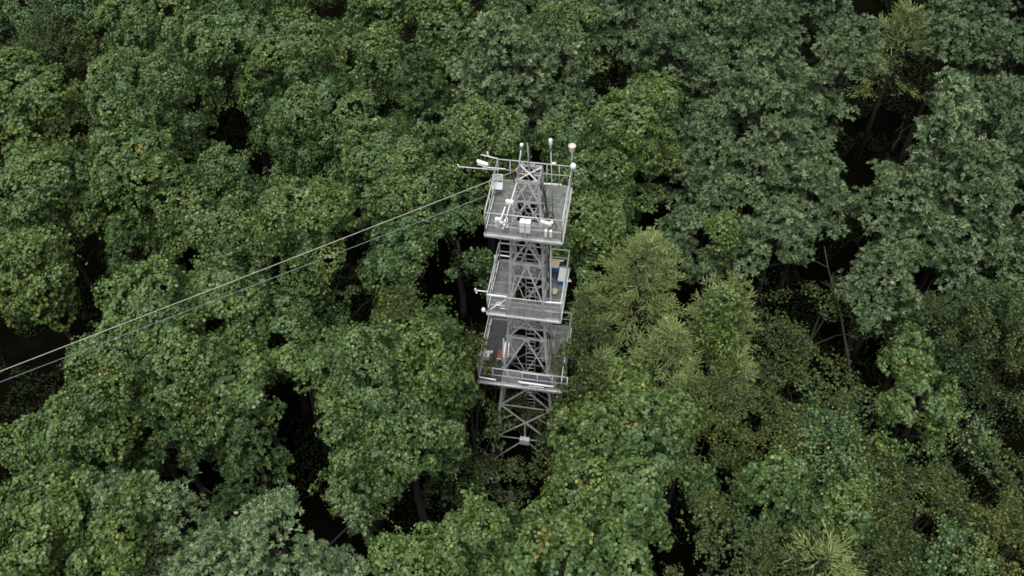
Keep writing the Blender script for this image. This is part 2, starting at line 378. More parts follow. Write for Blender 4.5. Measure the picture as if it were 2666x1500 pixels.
def scrub_tree(loc, r, hc, ztop, tint, seed, dens=150, lsize=.065, hole=-.7, name='small_leaved_tree', stems=9, mat='scrub'):
    """a thin small-leaved tree or bush: fine leaves on open sprays with bare stems between"""
    rng = np.random.default_rng(seed); root = empty(name, (loc.x, loc.y, 0)); C, R = [], []
    n = int(12 + 9*r)
    for i in range(n):
        t = (i + rng.uniform(0, 1))/n; a = i*2.399 + rng.uniform(-.5, .5); rad = r*(.08 + .95*math.sqrt(t))*rng.uniform(.8, 1.15)
        lr = r*rng.uniform(.18, .32); C.append((rad*math.cos(a), rad*math.sin(a), -(t**1.5)*hc*.8 + rng.uniform(-.3, .3))); R.append((lr, lr, lr*rng.uniform(.6, 1.3)))
    C = np.array(C); R = np.array(R); C[:, 2] += ztop - .3
    o_ = not_in_gap(C, loc, 1.15, .15); o_[0] = True; C, R = C[o_], R[o_]
    P, Nn = lobe_points(C, R, dens, rng, zmin=-.5, keep=.7)
    w1, w2, w3 = Wave(.8, rng=rng), Wave(.35, rng=rng), Wave(2.5, rng=rng)
    P = P + Nn*(.16*w1(P) + rng.uniform(-.30, .10, len(P)))[:, None]
    ok = ((w1(P*1.3) + .6*w2(P)) > hole) & not_in_gap(P, loc); P, Nn = P[ok], Nn[ok]
    Nl = unit(Nn*.5 + np.array((0, 0, .6)) + .3*w2.grad(P) + rng.normal(size=P.shape)*.5)
    leaf_mesh('crown', P, Nl, lsize*rng.uniform(.6, 1.5, len(P)), M[mat], root, 'leaf', None, .9, np.clip(rng.random(len(P)), 0, 1), np.clip(.5 + tint + .2*w3(P), 0, 1))
    rr = random.Random(seed); mb = MB()
    for i in range(stems):
        c = Vector(C[rr.randrange(len(C))]); b = Vector((rr.uniform(-.25, .25), rr.uniform(-.25, .25), -.1)); m = b.lerp(c, .55); m.x += rr.uniform(-.3, .3); m.y += rr.uniform(-.3, .3)
        mb.tube([b, b.lerp(m, .5), m, c, c + (c-m)*.35 + Vector((0, 0, .3))], [.06, .05, .035, .02, .006], 5, False)
    mb.build('trunk', M['stem'], root)
    return root

# ------------------------------------------------------------------ ground
def ground():
    n = 120; xs = np.concatenate([np.linspace(-1500, -70, 10), np.linspace(-60, 60, n-20), np.linspace(70, 1500, 10)])
    X, Y = np.meshgrid(xs, xs + 25); wv = Wave(7.0, rng=np.random.default_rng(3))
    P = np.stack([X.ravel(), Y.ravel(), np.zeros(n*n)], 1); P[:, 2] = -.15 + .22*wv(P)*(np.abs(P[:, 0]) < 62) - .25
    me = bpy.data.meshes.new('ground'); f = [(i*n+j, i*n+j+1, (i+1)*n+j+1, (i+1)*n+j) for i in range(n-1) for j in range(n-1)]
    me.from_pydata(P.tolist(), [], f)
    m, N, L, B = new_mat('forest_floor'); tc = N.new('ShaderNodeTexCoord'); nz = N.new('ShaderNodeTexNoise'); nz.inputs['Scale'].default_value = .9; nz.inputs['Detail'].default_value = 9
    L.new(tc.outputs['Object'], nz.inputs['Vector'])
    L.new(ramp(N, L, nz.outputs[0], [(.3, (.0015, .0018, .001)), (.5, (.0025, .0025, .0015)), (.62, (.004, .003, .002)), (.75, (.002, .004, .0015))]), B.inputs['Base Color']); B.inputs['Roughness'].default_value = 1.0; B.inputs['Specular IOR Level'].default_value = 0  # near-black floor colour carries the deep shade under the canopy
    b = N.new('ShaderNodeBump'); b.inputs['Strength'].default_value = .8; L.new(nz.outputs[0], b.inputs['Height']); L.new(b.outputs[0], B.inputs['Normal'])
    me.materials.append(m); o = bpy.data.objects.new('ground', me); COL.objects.link(o); o['kind'] = 'structure'
    return o
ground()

# ------------------------------------------------------------------ the lattice tower
TX, TY, YAW = .671, 23.447, math.radians(10.2)
Z1, Z2, Z3 = 15.63, 11.22, 6.91
ZTOP = 17.45
LEG = [(ZTOP, .36), (Z1, .50), (14.6, .57), (Z2, .66), (9.0, .76), (Z3, .92), (4.6, 1.10), (2.0, 1.34), (0, 1.56)]
def hw(z):
    for (za, a), (zb, b) in zip(LEG, LEG[1:]):
        if z >= zb: return a + (b-a)*(za-z)/(za-zb)
    return LEG[-1][1]
CY, SY = math.cos(YAW), math.sin(YAW)
def W(x, y, z): return Vector((TX + x*CY + y*SY, TY - x*SY + y*CY, z))
def loc(p):                                          # world -> tower coordinates
    dx, dy = p.x - TX, p.y - TY; return Vector((dx*CY - dy*SY, dx*SY + dy*CY, p.z))
def lat(px, py, z): return loc(at(px, py, z))
tower = tag(empty('lattice_tower', (TX, TY, 0), -YAW), 'grey galvanised lattice observation tower with three railed grating platforms', 'tower')
SGN = [(-1, -1), (1, -1), (1, 1), (-1, 1)]
FACES = [((-1,-1), (1,-1), (0,-1)), ((1,-1), (1,1), (1,0)), ((1,1), (-1,1), (0,1)), ((-1,1), (-1,-1), (-1,0))]
for sx, sy in SGN:
    mb = MB()
    zs = [z for z, _ in LEG]
    for za, zb in zip(zs, zs[1:]):
        a, b = Vector((sx*hw(za), sy*hw(za), za)), Vector((sx*hw(zb), sy*hw(zb), zb)); t = .115 if za < 8 else .09
        mb.bar(a, b, t, .016, up=(0, 1, 0)); mb.bar(a - Vector((sx*.012, 0, 0))*0, b, .016, t, up=(0, 1, 0))
    for z in (ZTOP, 13.4, Z2-.12, 9.0, Z3-.15, 4.4, 2.0):
        k = hw(z); mb.box((sx*(k-.06), sy*(k+.012), z-.02), (.24, .012, .22)); mb.box((sx*(k+.012), sy*(k-.06), z-.02), (.012, .24, .22))
    mb.build('leg', M['steel'], tower)
PAN = [(ZTOP, Z1+.9, 'V'), (Z1+.9, Z1-.05, 'V2'), (Z1-.05, 13.4, 'X'), (13.4, Z2+.0, 'V'), (Z2-.15, 9.0, 'X'), (9.0, Z3, 'V'), (Z3-.2, 4.4, 'X'), (4.4, 2.0, 'X')]
for fi, (A, B_, nrm) in enumerate(FACES):
    def pt(s, z, u=0.0):
        k = hw(z); n = Vector((nrm[0], nrm[1], 0)); a = Vector((A[0]*k, A[1]*k, z)); b = Vector((B_[0]*k, B_[1]*k, z)); return a.lerp(b, s) + n*(.012 + u)
    up = (nrm[0], nrm[1], 0)
    for za, zb, kind in PAN:
        mb = MB(); wv, th = (.085, .010) if za < 8 else (.062, .009)
        mb.bar(pt(0, za, .006), pt(1, za, .006), .075, .012, up)
        def br(s1, z1, s2, z2, u=0, w_=wv): mb.bar(pt(s1, z1, u), pt(s2, z2, u), w_, th, up)
        if kind == 'X':
            br(0, za, 1, zb, .020, wv*1.15); br(1, za, 0, zb, .034)
            zm = (za+zb)/2; br(.25, za + (zb-za)*.25, 0, zm, .046, wv*.6); br(.75, za + (zb-za)*.25, 1, zm, .046, wv*.6)
        else:
            br(.5, za, 0, zb, .020, wv*1.1); br(.5, za, 1, zb, .032, wv*1.1)
            if za - zb > .8:
                zm = (za+zb)/2; br(.25, zm, 0, zm, .044, wv*.6); br(.75, zm, 1, zm, .044, wv*.6)
                br(.25, zm, 0, za, .056, wv*.5); br(.75, zm, 1, za, .056, wv*.5); br(.25, zm, .5, zb-.0, .056, wv*.5); br(.75, zm, .5, zb, .056, wv*.5)
            c = pt(.5, za, .04); mb.box(c, (.26 if nrm[1] else .008, .26 if nrm[0] else .008, .2))
        mb.build('brace', M['steel'], tower)
# lowest bay: horizontal ring, centre junction box and struts to the footings
mb = MB()
for fi, (A, B_, nrm) in enumerate(FACES):
    k = hw(2.0); a = Vector((A[0]*k, A[1]*k, 2.0)); b = Vector((B_[0]*k, B_[1]*k, 2.0)); mb.bar(a, b, .07, .012, (nrm[0], nrm[1], 0))
    m_ = (a+b)/2; k0 = hw(.05); mb.bar(m_, Vector((A[0]*k0, A[1]*k0, .05)), .06, .01, (nrm[0], nrm[1], 0)); mb.bar(m_, Vector((B_[0]*k0, B_[1]*k0, .05)), .06, .01, (nrm[0], nrm[1], 0))
    mb.bar(m_, m_ + Vector((0, 0, 1.25)), .05, .01, (nrm[0], nrm[1], 0))
mb.build('brace', M['steel'], tower)
jb = MB(); jb.box((0, -hw(2.0)-.08, 2.0), (.44, .2, .40)); jb.build('junction_box', M['rail'], tower, .01)
for sx, sy in SGN:
    mb = MB(); mb.box((sx*1.56, sy*1.56, -.25), (.5, .5, .5)); mb.build('footing', M['dim_concrete'], tower, .02)
# ladder
mb = MB(); lx, ly = .02, .26
for s_ in (-.19, .19): mb.bar((lx+s_, ly, .1), (lx+s_, ly, Z1+1.0), .045, .02)
z = .4
while z < Z1+.9: mb.tube([(lx-.19, ly, z), (lx+.19, ly, z)], .013, 6); z += .28
mb.build('ladder', M['steel'], tower)
# top cap: cross bars and lightning rod
mb = MB(); k = hw(ZTOP)
mb.bar((-k, -k, ZTOP+.01), (k, k, ZTOP+.01), .05, .01); mb.bar((k, -k, ZTOP+.025), (-k, k, ZTOP+.025), .05, .01)
mb.bar((-k, .12, ZTOP-.14), (k, .12, ZTOP-.14), .03, .008)
mb.build('top_frame', M['steel'], tower)

def grating(x0, x1, y0, y1, z, pitch=.036, cross=.06):
    mb = MB(); n = max(1, int((x1-x0)/pitch)); 
    for i in range(n+1):
        x = x0 + (x1-x0)*i/n; mb.box((x, (y0+y1)/2, z), (.009, y1-y0, .022))
    n = max(1, int((y1-y0)/cross))
    for i in range(n+1):
        y = y0 + (y1-y0)*i/n; mb.box(((x0+x1)/2, y, z+.003), (x1-x0, .018, .012))
    return mb
def deck(x0, x1, y0, y1, z, hole, holey=None, mats=None, slot_names='grating'):
    """four grating panels round a square hole, with an edge frame and joists"""
    d = empty('platform', (0, 0, 0)); d.parent = tower
    h = hole; hy0, hy1 = holey or (-h, h)
    P = [(x0, -h, y0, y1), (h, x1, y0, y1), (-h, h, y0, hy0), (-h, h, hy1, y1)]
    mats = mats or ['grate']*4
    for (a, b, c, e), mt in zip(P, mats):
        if mt == 'dark':
            mb = MB(); mb.box(((a+b)/2, (c+e)/2, z+.018), (b-a-.02, e-c-.02, .012))
            for yy in np.linspace(c+.6, e-.3, 3): mb.box(((a+b)/2, yy, z+.03), (b-a-.1, .03, .012))
            mb.build('rubber_mat', M['dark'], d)
        g = grating(a+.01, b-.01, c+.01, e-.01, z); g.build('grating', M['grate'], d)
    mb = MB()
    for a, b in (((x0, y0), (x1, y0)), ((x1, y0), (x1, y1)), ((x1, y1), (x0, y1)), ((x0, y1), (x0, y0))): mb.bar((*a, z-.02), (*b, z-.02), .05, .09)
    for x in (-h, h): mb.bar((x, y0+.03, z-.07), (x, y1-.03, z-.07), .05, .08)
    for y in (hy0, hy1): mb.bar((x0+.03, y, z-.075), (x1-.03, y, z-.075), .05, .07)
    for y in np.linspace(y0, y1, 6)[1:-1]:
        mb.bar((x0+.03, y, z-.045), (-h, y, z-.045), .035, .04); mb.bar((h, y, z-.045), (x1-.03, y, z-.045), .035, .04)
    mb.build('deck_frame', M['steel'], d)
    for sx, sy in SGN:                              # knee braces down to the legs
        mb = MB(); k = hw(z-1.0); mb.bar(((x0 if sx < 0 else x1)*.97, (y0 if sy < 0 else y1)*.97, z-.08), (sx*k, sy*k, z-1.0), .045, .045)
        mb.build('knee_brace', M['steel'], d)
    return d
def rail(d, pts, z, heights=(1.1, .62), posts=5, r=.020, pr=.015, toe=True):
    """one straight run of railing from pts[0] to pts[1]"""
    a, b = Vector((*pts[0], z)), Vector((*pts[1], z)); mb = MB()
    for h in heights: mb.tube([a + Vector((0, 0, h)), b + Vector((0, 0, h))], r if h == heights[0] else r*.75, 8)
    for i in range(posts):
        p = a.lerp(b, i/(posts-1)); mb.tube([p - Vector((0, 0, .05)), p + Vector((0, 0, heights[0]))], r*1.15 if i in (0, posts-1) else pr, 8)
    if toe: mb.bar(a + Vector((0, 0, .08)), b + Vector((0, 0, .08)), .008, .11, (0, 0, 1))
    return mb.build('railing', M['rail'], d)

# platform 1 (top)
w1 = 1.36
d1 = deck(-w1, w1, -w1, w1, Z1, .52, (-.62, .5)); i1 = w1-.03
rail(d1, ((-i1, i1), (i1, i1)), Z1, posts=7); rail(d1, ((-i1, -i1), (i1, -i1)), Z1, posts=3, heights=(1.1, .5)); rail(d1, ((-i1, -i1), (-i1, i1)), Z1, posts=4, heights=(1.1, .55)); rail(d1, ((i1, -i1), (i1, i1)), Z1, posts=4, heights=(1.1, .55))
# platform 2
w2 = 1.42; i2 = w2-.03
d2 = deck(-w2, w2, -w2, w2*.92, Z2, .66, (-.68, .66))
rail(d2, ((-i2, w2*.92-.03), (i2, w2*.92-.03)), Z2, posts=5); rail(d2, ((-i2, -i2), (i2, -i2)), Z2, posts=5, heights=(1.1, .55)); rail(d2, ((-i2, -i2), (-i2, w2*.92-.03)), Z2, posts=4); rail(d2, ((i2, -i2), (i2, w2*.92-.03)), Z2, posts=4)
mb = MB()                                            # wire mesh infill of the front railing
n = 46
for i in range(n+1):
    x = -.70 + 1.5*i/n; mb.box((x, -i2-.02, Z2+.58), (.007, .005, 1.0))
for i in range(24): mb.box((.05, -i2-.025, Z2+.1+i*.042), (1.5, .004, .006))
mb.build('mesh_infill', M['grate'], d2)
# platform 3: wider
x0, x1, y0, y1 = -1.90, 1.62, -1.75, 1.6
d3 = deck(x0, x1, y0, y1, Z3, .93, (-.95, 1.35), ['dark', 'grate', 'grate', 'grate'])
rail(d3, ((x0+.03, y0+.03), (x1+.2, y0+.03)), Z3, posts=7, heights=(1.1, .62)); rail(d3, ((x0+.03, y0+.03), (x0+.03, y1-.03)), Z3, posts=3); rail(d3, ((x1-.03, y0+.03), (x1-.03, y1-.03)), Z3, posts=4); rail(d3, ((x0+.03, y1-.03), (x1-.03, y1-.03)), Z3, posts=5)
for sx in (-1, 1):                                   # corner plates in the opening
    mb = MB(); mb.add([(sx*.90, .88, Z3+.03), (sx*.30, .88, Z3+.03), (sx*.55, -.35, Z3+.03), (sx*.90, -.35, Z3+.03), (sx*.90, .88, Z3+.015), (sx*.30, .88, Z3+.015), (sx*.55, -.35, Z3+.015), (sx*.90, -.35, Z3+.015)],
                      [(0,1,2,3), (7,6,5,4), (0,4,5,1), (1,5,6,2), (2,6,7,3), (3,7,4,0)]); mb.build('deck_plate', M['steel2'], d3)
# vertical conduits on the outside of the legs
for x, za, zb in ((.86, Z1-1.0, Z3+.2), (-.98, Z3+1.6, 3.0)):
    mb = MB(); mb.tube([(x*hw(za)/.6 if 0 else x, -.55, za), (x*1.1, -.62, (za+zb)/2), (x*1.28, -.9, zb)], .028, 8); mb.build('conduit', M['rail'], tower)
mb = MB(); mb.tube([(-1.05, .25, Z1-.1), (-1.2, .3, Z2+1.1)], .02, 8); mb.build('conduit', M['rail'], tower)

# cables tied down the right side of the tower
for j_ in range(5):
    rr = random.Random(40+j_); P_ = [V_ for V_ in [(hw(ZTOP)*.9, -.3 + .05*j_, ZTOP-.1)]]; zz_ = ZTOP-.4
    while zz_ > Z2+.4 - j_*.8:
        P_.append((hw(zz_)+.10 + rr.uniform(-.04, .12)+.02*j_, -.35 + rr.uniform(-.12, .12) + .04*j_, zz_)); zz_ -= rr.uniform(.3, .5)
    MB().tube(P_, .013, 5).build('cable', M['black'], tower)
h_ = MB()
for j_ in range(3):
    rr = random.Random(60+j_); h_ = MB(); h_.tube([(.75+.16*math.cos(q_)*(1-.05*q_)+.1*j_, -.2+.22*math.sin(q_)*(1-.04*q_)-.25*j_, Z1+.04+.012*q_) for q_ in np.linspace(j_, j_+9, 26)], .011, 5); h_.build('cable', M['black'], tower)
# ------------------------------------------------------------------ instruments and loose things on the tower
def T(name, label, cat, x, y, z, rz=0.0, group=None):
    return tag(empty(name, W(x, y, z), -YAW + rz), label, cat, group)
def C3(px, py, z, o):                                # tower-frame offset from the thing o's origin of what stands at that pixel and height
    p = lat(px, py, z); q = loc(o.location); return p - q
V3 = Vector
# pole with small white head on the back left of the mast top
k = hw(ZTOP)
t = T('antenna_mast', 'slim antenna pole with small bulbous white head, leftmost pole above the tower top', 'antenna', -k, -k+.06, ZTOP)
a = V3((.0, 0, 0)); b = C3(1357, 386, 19.3, t)
MB().tube([a, b], [.022, .018], 8).build('pole', M['white'], t)
MB().lathe(b - (b-a).normalized()*.05, b-a, [(0, .0), (0, .03), (.12, .04), (.16, .055), (.26, .06), (.30, .04), (.31, 0)]).build('antenna_head', M['white'], t)
t = T('antenna_mast', 'tall grey antenna pole with long white cylinder head, right of the tower cap', 'antenna', .86, -.1, Z1+.05)
b = C3(1434, 385, 18.6, t); MB().tube([V3((0, 0, 0)), b], [.02, .014], 8).build('pole', M['rail'], t)
MB().lathe(b - b.normalized()*.10, b, [(0, 0), (0, .032), (.2, .04), (.24, .06), (.42, .065), (.46, .05), (.47, 0)]).build('antenna_head', M['white'], t)
MB().lathe(b*.78 + V3((.02, 0, 0)), V3((1, 0, .1)), [(0, 0), (0, .035), (.14, .035), (.14, 0)]).build('bracket', M['white'], t)
t = T('lightning_rod', 'bare grey upright rod above the middle of the tower top', 'rod', .0, .1, ZTOP+.03)
b = C3(1373, 372, 18.9, t); MB().tube([V3((0, 0, 0)), b*.5, b], [.03, .022, .008], 8).build('rod', M['steel'], t)
# radiation sensor with amber-rimmed bowl over the back right corner
t = T('rain_gauge', 'white funnel gauge with amber rim on the back right railing corner', 'gauge', i1, i1, Z1+1.1)
b = C3(1489, 392, Z1+1.1+.62, t)
MB().tube([V3((0, 0, -.3)), V3((0, 0, .42)), b], .014, 8).build('pole', M['rail'], t)
MB().lathe(b + V3((0, 0, -.12)), (0, 0, 1), [(0, 0), (0, .05), (.1, .08), (.2, .11), (.30, .12)], 18).build('funnel', M['white'], t)
MB().lathe(b + V3((0, 0, .18)), (0, 0, 1), [(0, .122), (0, .135), (.05, .14), (.06, .12), (.03, .105), (.02, .104)], 20).build('rim', M['amber'], t)
MB().lathe(b + V3((0, 0, .19)), (0, 0, 1), [(.01, .104), (.0, 0)], 20).build('dish', M['pale'], t)
t = T('sensor_dome', 'round white dome sensor clamped on the back right corner post under the gauge', 'sensor', i1+.05, i1-.05, Z1+1.1)
MB().lathe((0, 0, -.02), (0, 0, 1), [(0, 0), (.0, .09), (.08, .115), (.16, .10), (.22, .05), (.24, 0)], 18).build('dome', M['white'], t)
MB().box((-.05, .05, -.05), (.12, .12, .04)).build('clamp', M['steel'], t)
# boom continuing the back rail to the left with small sensor
t = T('sensor_boom', 'short pale boom extending the back railing to the left with a small grey sensor', 'boom', -i1, i1, Z1+1.1)
e = C3(1252, 403, Z1+1.1, t); MB().tube([V3((0, 0, .02)), e], .018, 8).build('boom', M['white'], t)
s_ = C3(1270, 406, Z1+1.1, t); MB().lathe(s_ + V3((0, 0, .0)), (0, 0, 1), [(0, 0), (0, .06), (.03, .06), (.05, .035), (.16, .04), (.2, .025), (.21, 0)]).build('sensor_head', M['pale'], t)
# long white pipe boom reaching left of the platform
t = T('sensor_boom', 'long thin white pipe boom with upturned end reaching out left of the top platform', 'boom', *lat(1299, 443, Z1+.62), 0)
e = C3(1194, 434, Z1+.62, t); u = C3(1193, 430, Z1+.62, t)
MB().tube([V3((0, 0, 0)), e, e + V3((-.02, 0, .1))], .020, 8).build('boom', M['white'], t)
t = T('security_camera', 'white tubular camera housing on a short arm left of the top platform', 'camera', *lat(1316, 440, Z1+.72), 0)
e = C3(1268, 436, Z1+.72, t); MB().tube([V3((0, 0, 0)), e], .018, 8).build('arm', M['white'], t)
c = C3(1256, 427, Z1+.80, t); h = MB(); dv = V3((-.75, -.05, .28)).normalized(); R = dv.to_track_quat('X', 'Z').to_matrix()
h.box(c, (.36, .13, .12), R); h.box(c + V3((0, 0, .075)), (.42, .15, .02), R); h.build('housing', M['white'], t, .015)
MB().lathe(c + dv*.18, dv, [(0, .05), (.02, .05), (.02, 0)]).build('lens', M['black'], t); MB().box(c + V3((.06, 0, -.12)), (.1, .08, .14)).build('bracket', M['white'], t, .01)
# eddy covariance boom: from the tower top forward over the front railing
t = T('anemometer_boom', 'white boom sloping forward from the tower top with a three-armed wind sensor at its end', 'anemometer', -k, -k, ZTOP-.05)
e = C3(1316, 572, 16.9, t); MB().tube([V3((0, 0, 0)), e], .018, 8).build('boom', M['white'], t)
c = C3(1327, 529, 17.12, t)
h = MB(); h.box(c + V3((0, -.02, .06)), (.27, .13, .17)); h.build('sensor_box', M['white'], t, .03)
e2 = e + V3((-.05, -.05, -.12)); h = MB()
h.tube([e, e2], .03, 8); h.lathe(e2, (0, 0, -1), [(0, 0), (0, .05), (.18, .05), (.2, .02)], 12)
for a_ in (0.3, 2.4, 4.5):
    o = V3((math.cos(a_), math.sin(a_), 0)); h.tube([e2, e2 + o*.13 + V3((0, 0, .05)), e2 + o*.13 + V3((0, 0, .22))], .014, 6); h.tube([e2 + V3((0, 0, -.18)), e2 + o*.12 + V3((0, 0, -.24)), e2 + o*.12 + V3((0, 0, -.10))], .014, 6)
h.build('wind_sensor', M['white'], t)
h = MB(); q = e2 + V3((-.10, .02, 0)); h.tube([q, q + V3((.03, .02, .25)), q + V3((.12, .22, .55))], [.035, .03, .018], 8); h.lathe(q + V3((0, 0, -.2)), (0, 0, 1), [(0, 0), (0, .045), (.25, .05), (.3, .02)], 12); h.build('gas_analyser', M['white'], t)
# cabinets on the front railing
def cabinet(label, px, py, z, w_, h_, dpt, straps, doors=1):
    p = lat(px, py, z); t = T('equipment_box', label, 'box', p.x, -i1-.02-dpt/2, z)
    n = doors; 
    for i in range(n):
        b = MB(); b.box(((i-(n-1)/2)*(w_/n+.012), 0, 0), (w_/n, dpt, h_)); b.build('cabinet', M['white'], t, .012)
    b = MB(); b.box((0, -dpt/2-.010, h_*.18), (w_+.04, .012, .03)) if straps else None
    b.box((0, -dpt/2-.02, -.08), (.03, .012, h_+.2)); b.build('strap', M['steel'], t)
    return t
cabinet('white twin cabinet with grey strap hung on the middle of the top front railing', 1368, 587, Z1+.78, .36, .50, .2, True, 2)
cabinet('small white twin box strapped on the top front railing beside the wind sensor', 1298, 573, Z1+.80, .18, .36, .14, True, 2)
p = lat(1428, 605, Z1+.55); t = T('equipment_box', 'pair of slim white boxes low on the right of the top front railing', 'box', p.x, -i1-.1, Z1+.52)
for x in (-.085, .085): MB().box((x, 0, 0), (.085, .1, .30)).build('cabinet', M['white'], t, .01)
MB().box((0, .06, 0), (.3, .02, .05)).build('strap', M['steel'], t)
p = lat(1419, 597, Z1+.95); t = T('security_camera', 'white bullet camera pointing left above the slim boxes on the top front railing', 'camera', p.x, -i1-.05, Z1+.95)
dv = V3((-.8, .0, .22)).normalized(); R = dv.to_track_quat('X', 'Z').to_matrix()
h = MB(); h.box((0, 0, 0), (.36, .10, .09), R); h.box((0, 0, .055), (.40, .12, .016), R); h.build('housing', M['white'], t, .012)
MB().tube([V3((.1, 0, 0)), V3((.18, .03, -.1)), V3((.18, .05, -.15))], .022, 8).build('bracket', M['white'], t)
MB().lathe((.19, 0, .03), (0, 0, 1), [(0, 0), (0, .055), (.05, .06), (.1, .03), (.11, 0)], 12).build('cap', M['white'], t)
# grey folding chair on the top platform
p = lat(1296, 505, Z1); t = T('folding_chair', 'pale grey folding chair at the left of the top platform', 'chair', p.x, p.y, Z1+.02, .1)
h = MB(); h.box((0, 0, .38), (.38, .36, .03)); h.build('seat', M['pale'], t, .01)
h = MB(); h.box((.02, .20, .62), (.34, .03, .30)); h.build('backrest', M['pale'], t, .01)
for sx in (-1, 1):
    h = MB(); h.tube([(sx*.17, -.18, 0), (sx*.17, .19, .78)], .011, 6); h.build('leg', M['rail'], t); h = MB(); h.tube([(sx*.15, .18, 0), (sx*.15, -.15, .37)], .011, 6); h.build('leg', M['rail'], t)
# rust-brown pulley strap between the ropes
a = W(*lat(1337, 447, ZTOP+.35)); b = W(*lat(1338, 478, ZTOP-.15))
t = tag(empty('strap_pulley', b), 'rust brown strap and pulley holding the ropes at the tower top', 'strap')
h = MB(); h.box((b-b) + (a-b)*.5, (.05, .04, (a-b).length*.9), (a-b).to_track_quat('Z', 'Y').to_matrix()); h.build('strap', M['rustrope'], t)
MB().lathe(a-b, (0, 1, 0), [(-.04, 0), (-.04, .06), (.04, .06), (.04, 0)], 12).build('pulley', M['rustrope'], t)
MB().bar(a-b, W(-hw(ZTOP), hw(ZTOP), ZTOP)-b, .03, .03).build('arm', M['steel'], t)
# ropes running out of the frame to the lower left
def rope(label, p0, px, py, zend, mat, r, sag):
    a = p0; e = at(px, py, zend) + Vector((0, 0, .86*sag)); d = (e - a); end = a + d*3.2; n = 60; pts = []
    for i in range(n+1):
        u = i/n; p = a.lerp(end, u); p.z -= sag*4*u*(1-u) ; pts.append(p)
    o = MB().tube(pts, r, 6).build('rope', M[mat]); tag(o, label, 'rope', 'ropes running from the tower top')
    return o
rope('cream rope, the upper of two, running from the tower top to the left edge', a, 0, 967, 15.0, 'cream', .0095, .2)
rope('thin blue rope, the lower of two, running from the tower to the left edge', W(*lat(1333, 484, ZTOP-.2)), 0, 995, 14.8, 'bluerope', .0065, .2)
t = tag(empty('rope_coil', W(*lat(1290, 472, Z1+.4))), 'loop of cream rope slack over the back left railing of the top platform', 'rope')
MB().tube([V3((.22*math.cos(x_), .1*math.sin(x_), .25*math.sin(x_)-.1)) for x_ in np.linspace(0, 5.4, 16)], .011, 5).build('coil', M['cream'], t)
# white tubes and pipes
def pipe(label, pa, za, pb, zb, r=.03, name='white_tube', mat='white', cap=True):
    a, b = at(*pa, za), at(*pb, zb); t = tag(empty(name, a), label, 'tube', 'white tubes fixed on the platforms')
    d = b - a; MB().tube([V3((0,0,0)), d], r, 8).build('tube', M[mat], t)
    for q in (V3((0,0,0)), d):
        h = MB(); h.lathe(q - d.normalized()*.02, d, [(0, 0), (0, r*1.25), (.04, r*1.25), (.04, 0)], 8); h.build('end_cap', M['pale'], t)
    return t
pipe('bright white tube low along the back edge of the top platform', (1380, 476), Z1+.12, (1461, 481), Z1+.12)
pipe('bright white tube along the back edge of the middle platform, left of the tower', (1297, 664), Z2+.12, (1332, 669), Z2+.12)
pipe('bright white tube along the back edge of the middle platform, right of the tower', (1427, 675), Z2+.12, (1466, 680), Z2+.12)
pipe('white tube on the front railing of the middle platform, at its left end', (1272, 767), Z2+1.12, (1319, 772), Z2+1.12)
pipe('white tube on the front railing of the middle platform, at its right end', (1421, 787), Z2+1.12, (1464, 789), Z2+1.12)
pipe('short white tube behind the mesh low at the front of the middle platform', (1303, 803), Z2+.25, (1323, 805), Z2+.25, .022)
pipe('white tube on the lowest front railing, at its left end', (1249, 982), Z3+.66, (1290, 989), Z3+.66)
pipe('long white tube across the lowest front railing in front of the dark panel', (1350, 994), Z3+.66, (1440, 1007), Z3+.66)
pipe('white pipe standing against the front left leg above the lowest platform', (1316, 891), Z3+2.0, (1309, 957), Z3+.6, .026)
pipe('thin white pipe between the front left leg and the ladder above the lowest platform', (1325, 893), Z3+1.9, (1322, 950), Z3+.7, .018)
# middle platform: battery boxes, tub, bucket, sensors, hose
def crate(name, label, px, py, z, dims, lid, body, rz=0, lift=0):
    p = lat(px, py, z); t = T(name, label, 'box', p.x, p.y, z+lift, rz); wx, wy, wz = dims
    MB().box((0, 0, wz*.5), dims).build('body', M[body], t, .015); MB().box((0, 0, wz+.02), (wx+.03, wy+.03, .05)).build('lid', M[lid], t, .01)
    h = MB(); h.box((0, -wy/2-.012, wz*.7), (wx*.4, .02, .03)); h.build('handle', M['black'], t)
    return t
crate('storage_box', 'blue box with tan lid at the back right of the middle platform', 1440, 698, Z2+.02, (.46, .42, .26), 'tan', 'blue')
crate('storage_box', 'blue box with pale grey lid against the right railing of the middle platform', 1463, 727, Z2+.02, (.24, .66, .26), 'pale', 'blue', 0)
p = lat(1443, 766, Z2); t = T('bucket', 'round beige bucket on the right of the middle platform', 'bucket', p.x, p.y, Z2+.02)
MB().lathe((0, 0, 0), (0, 0, 1), [(0, 0), (0, .10), (.2, .13), (.2, .115), (.06, .10), (.06, 0)], 20).build('tub', M['tan'], t)
MB().tube([V3((.125*math.cos(x_), .125*math.sin(x_)*.3-.11, .2-.08*math.sin(x_))) for x_ in np.linspace(0, 3.14, 10)], .005, 5).build('handle', M['rail'], t)
p = lat(1441, 724, Z2); t = T('shadow_sheet', 'crumpled black sheet standing in for a round shadow behind the beige bucket', 'shadow_sheet', p.x, p.y, Z2+.02)  # black sheet laid where there is only a round shadow
h = MB(); n = 14; rr = random.Random(5); V = []
for i in range(n):
    for j in range(n):
        x, y = (i/(n-1)-.5)*.5, (j/(n-1)-.5)*.55; e_ = max(0, 1-(2*x/.5)**2)*max(0, 1-(2*y/.55)**2); V.append((x*(1+.1*rr.random()), y, .02 + .13*e_*(.6+.8*rr.random())))
h.add(V, [(i*n+j, (i+1)*n+j, (i+1)*n+j+1, i*n+j+1) for i in range(n-1) for j in range(n-1)], True); h.build('sheet', M['black'], t)
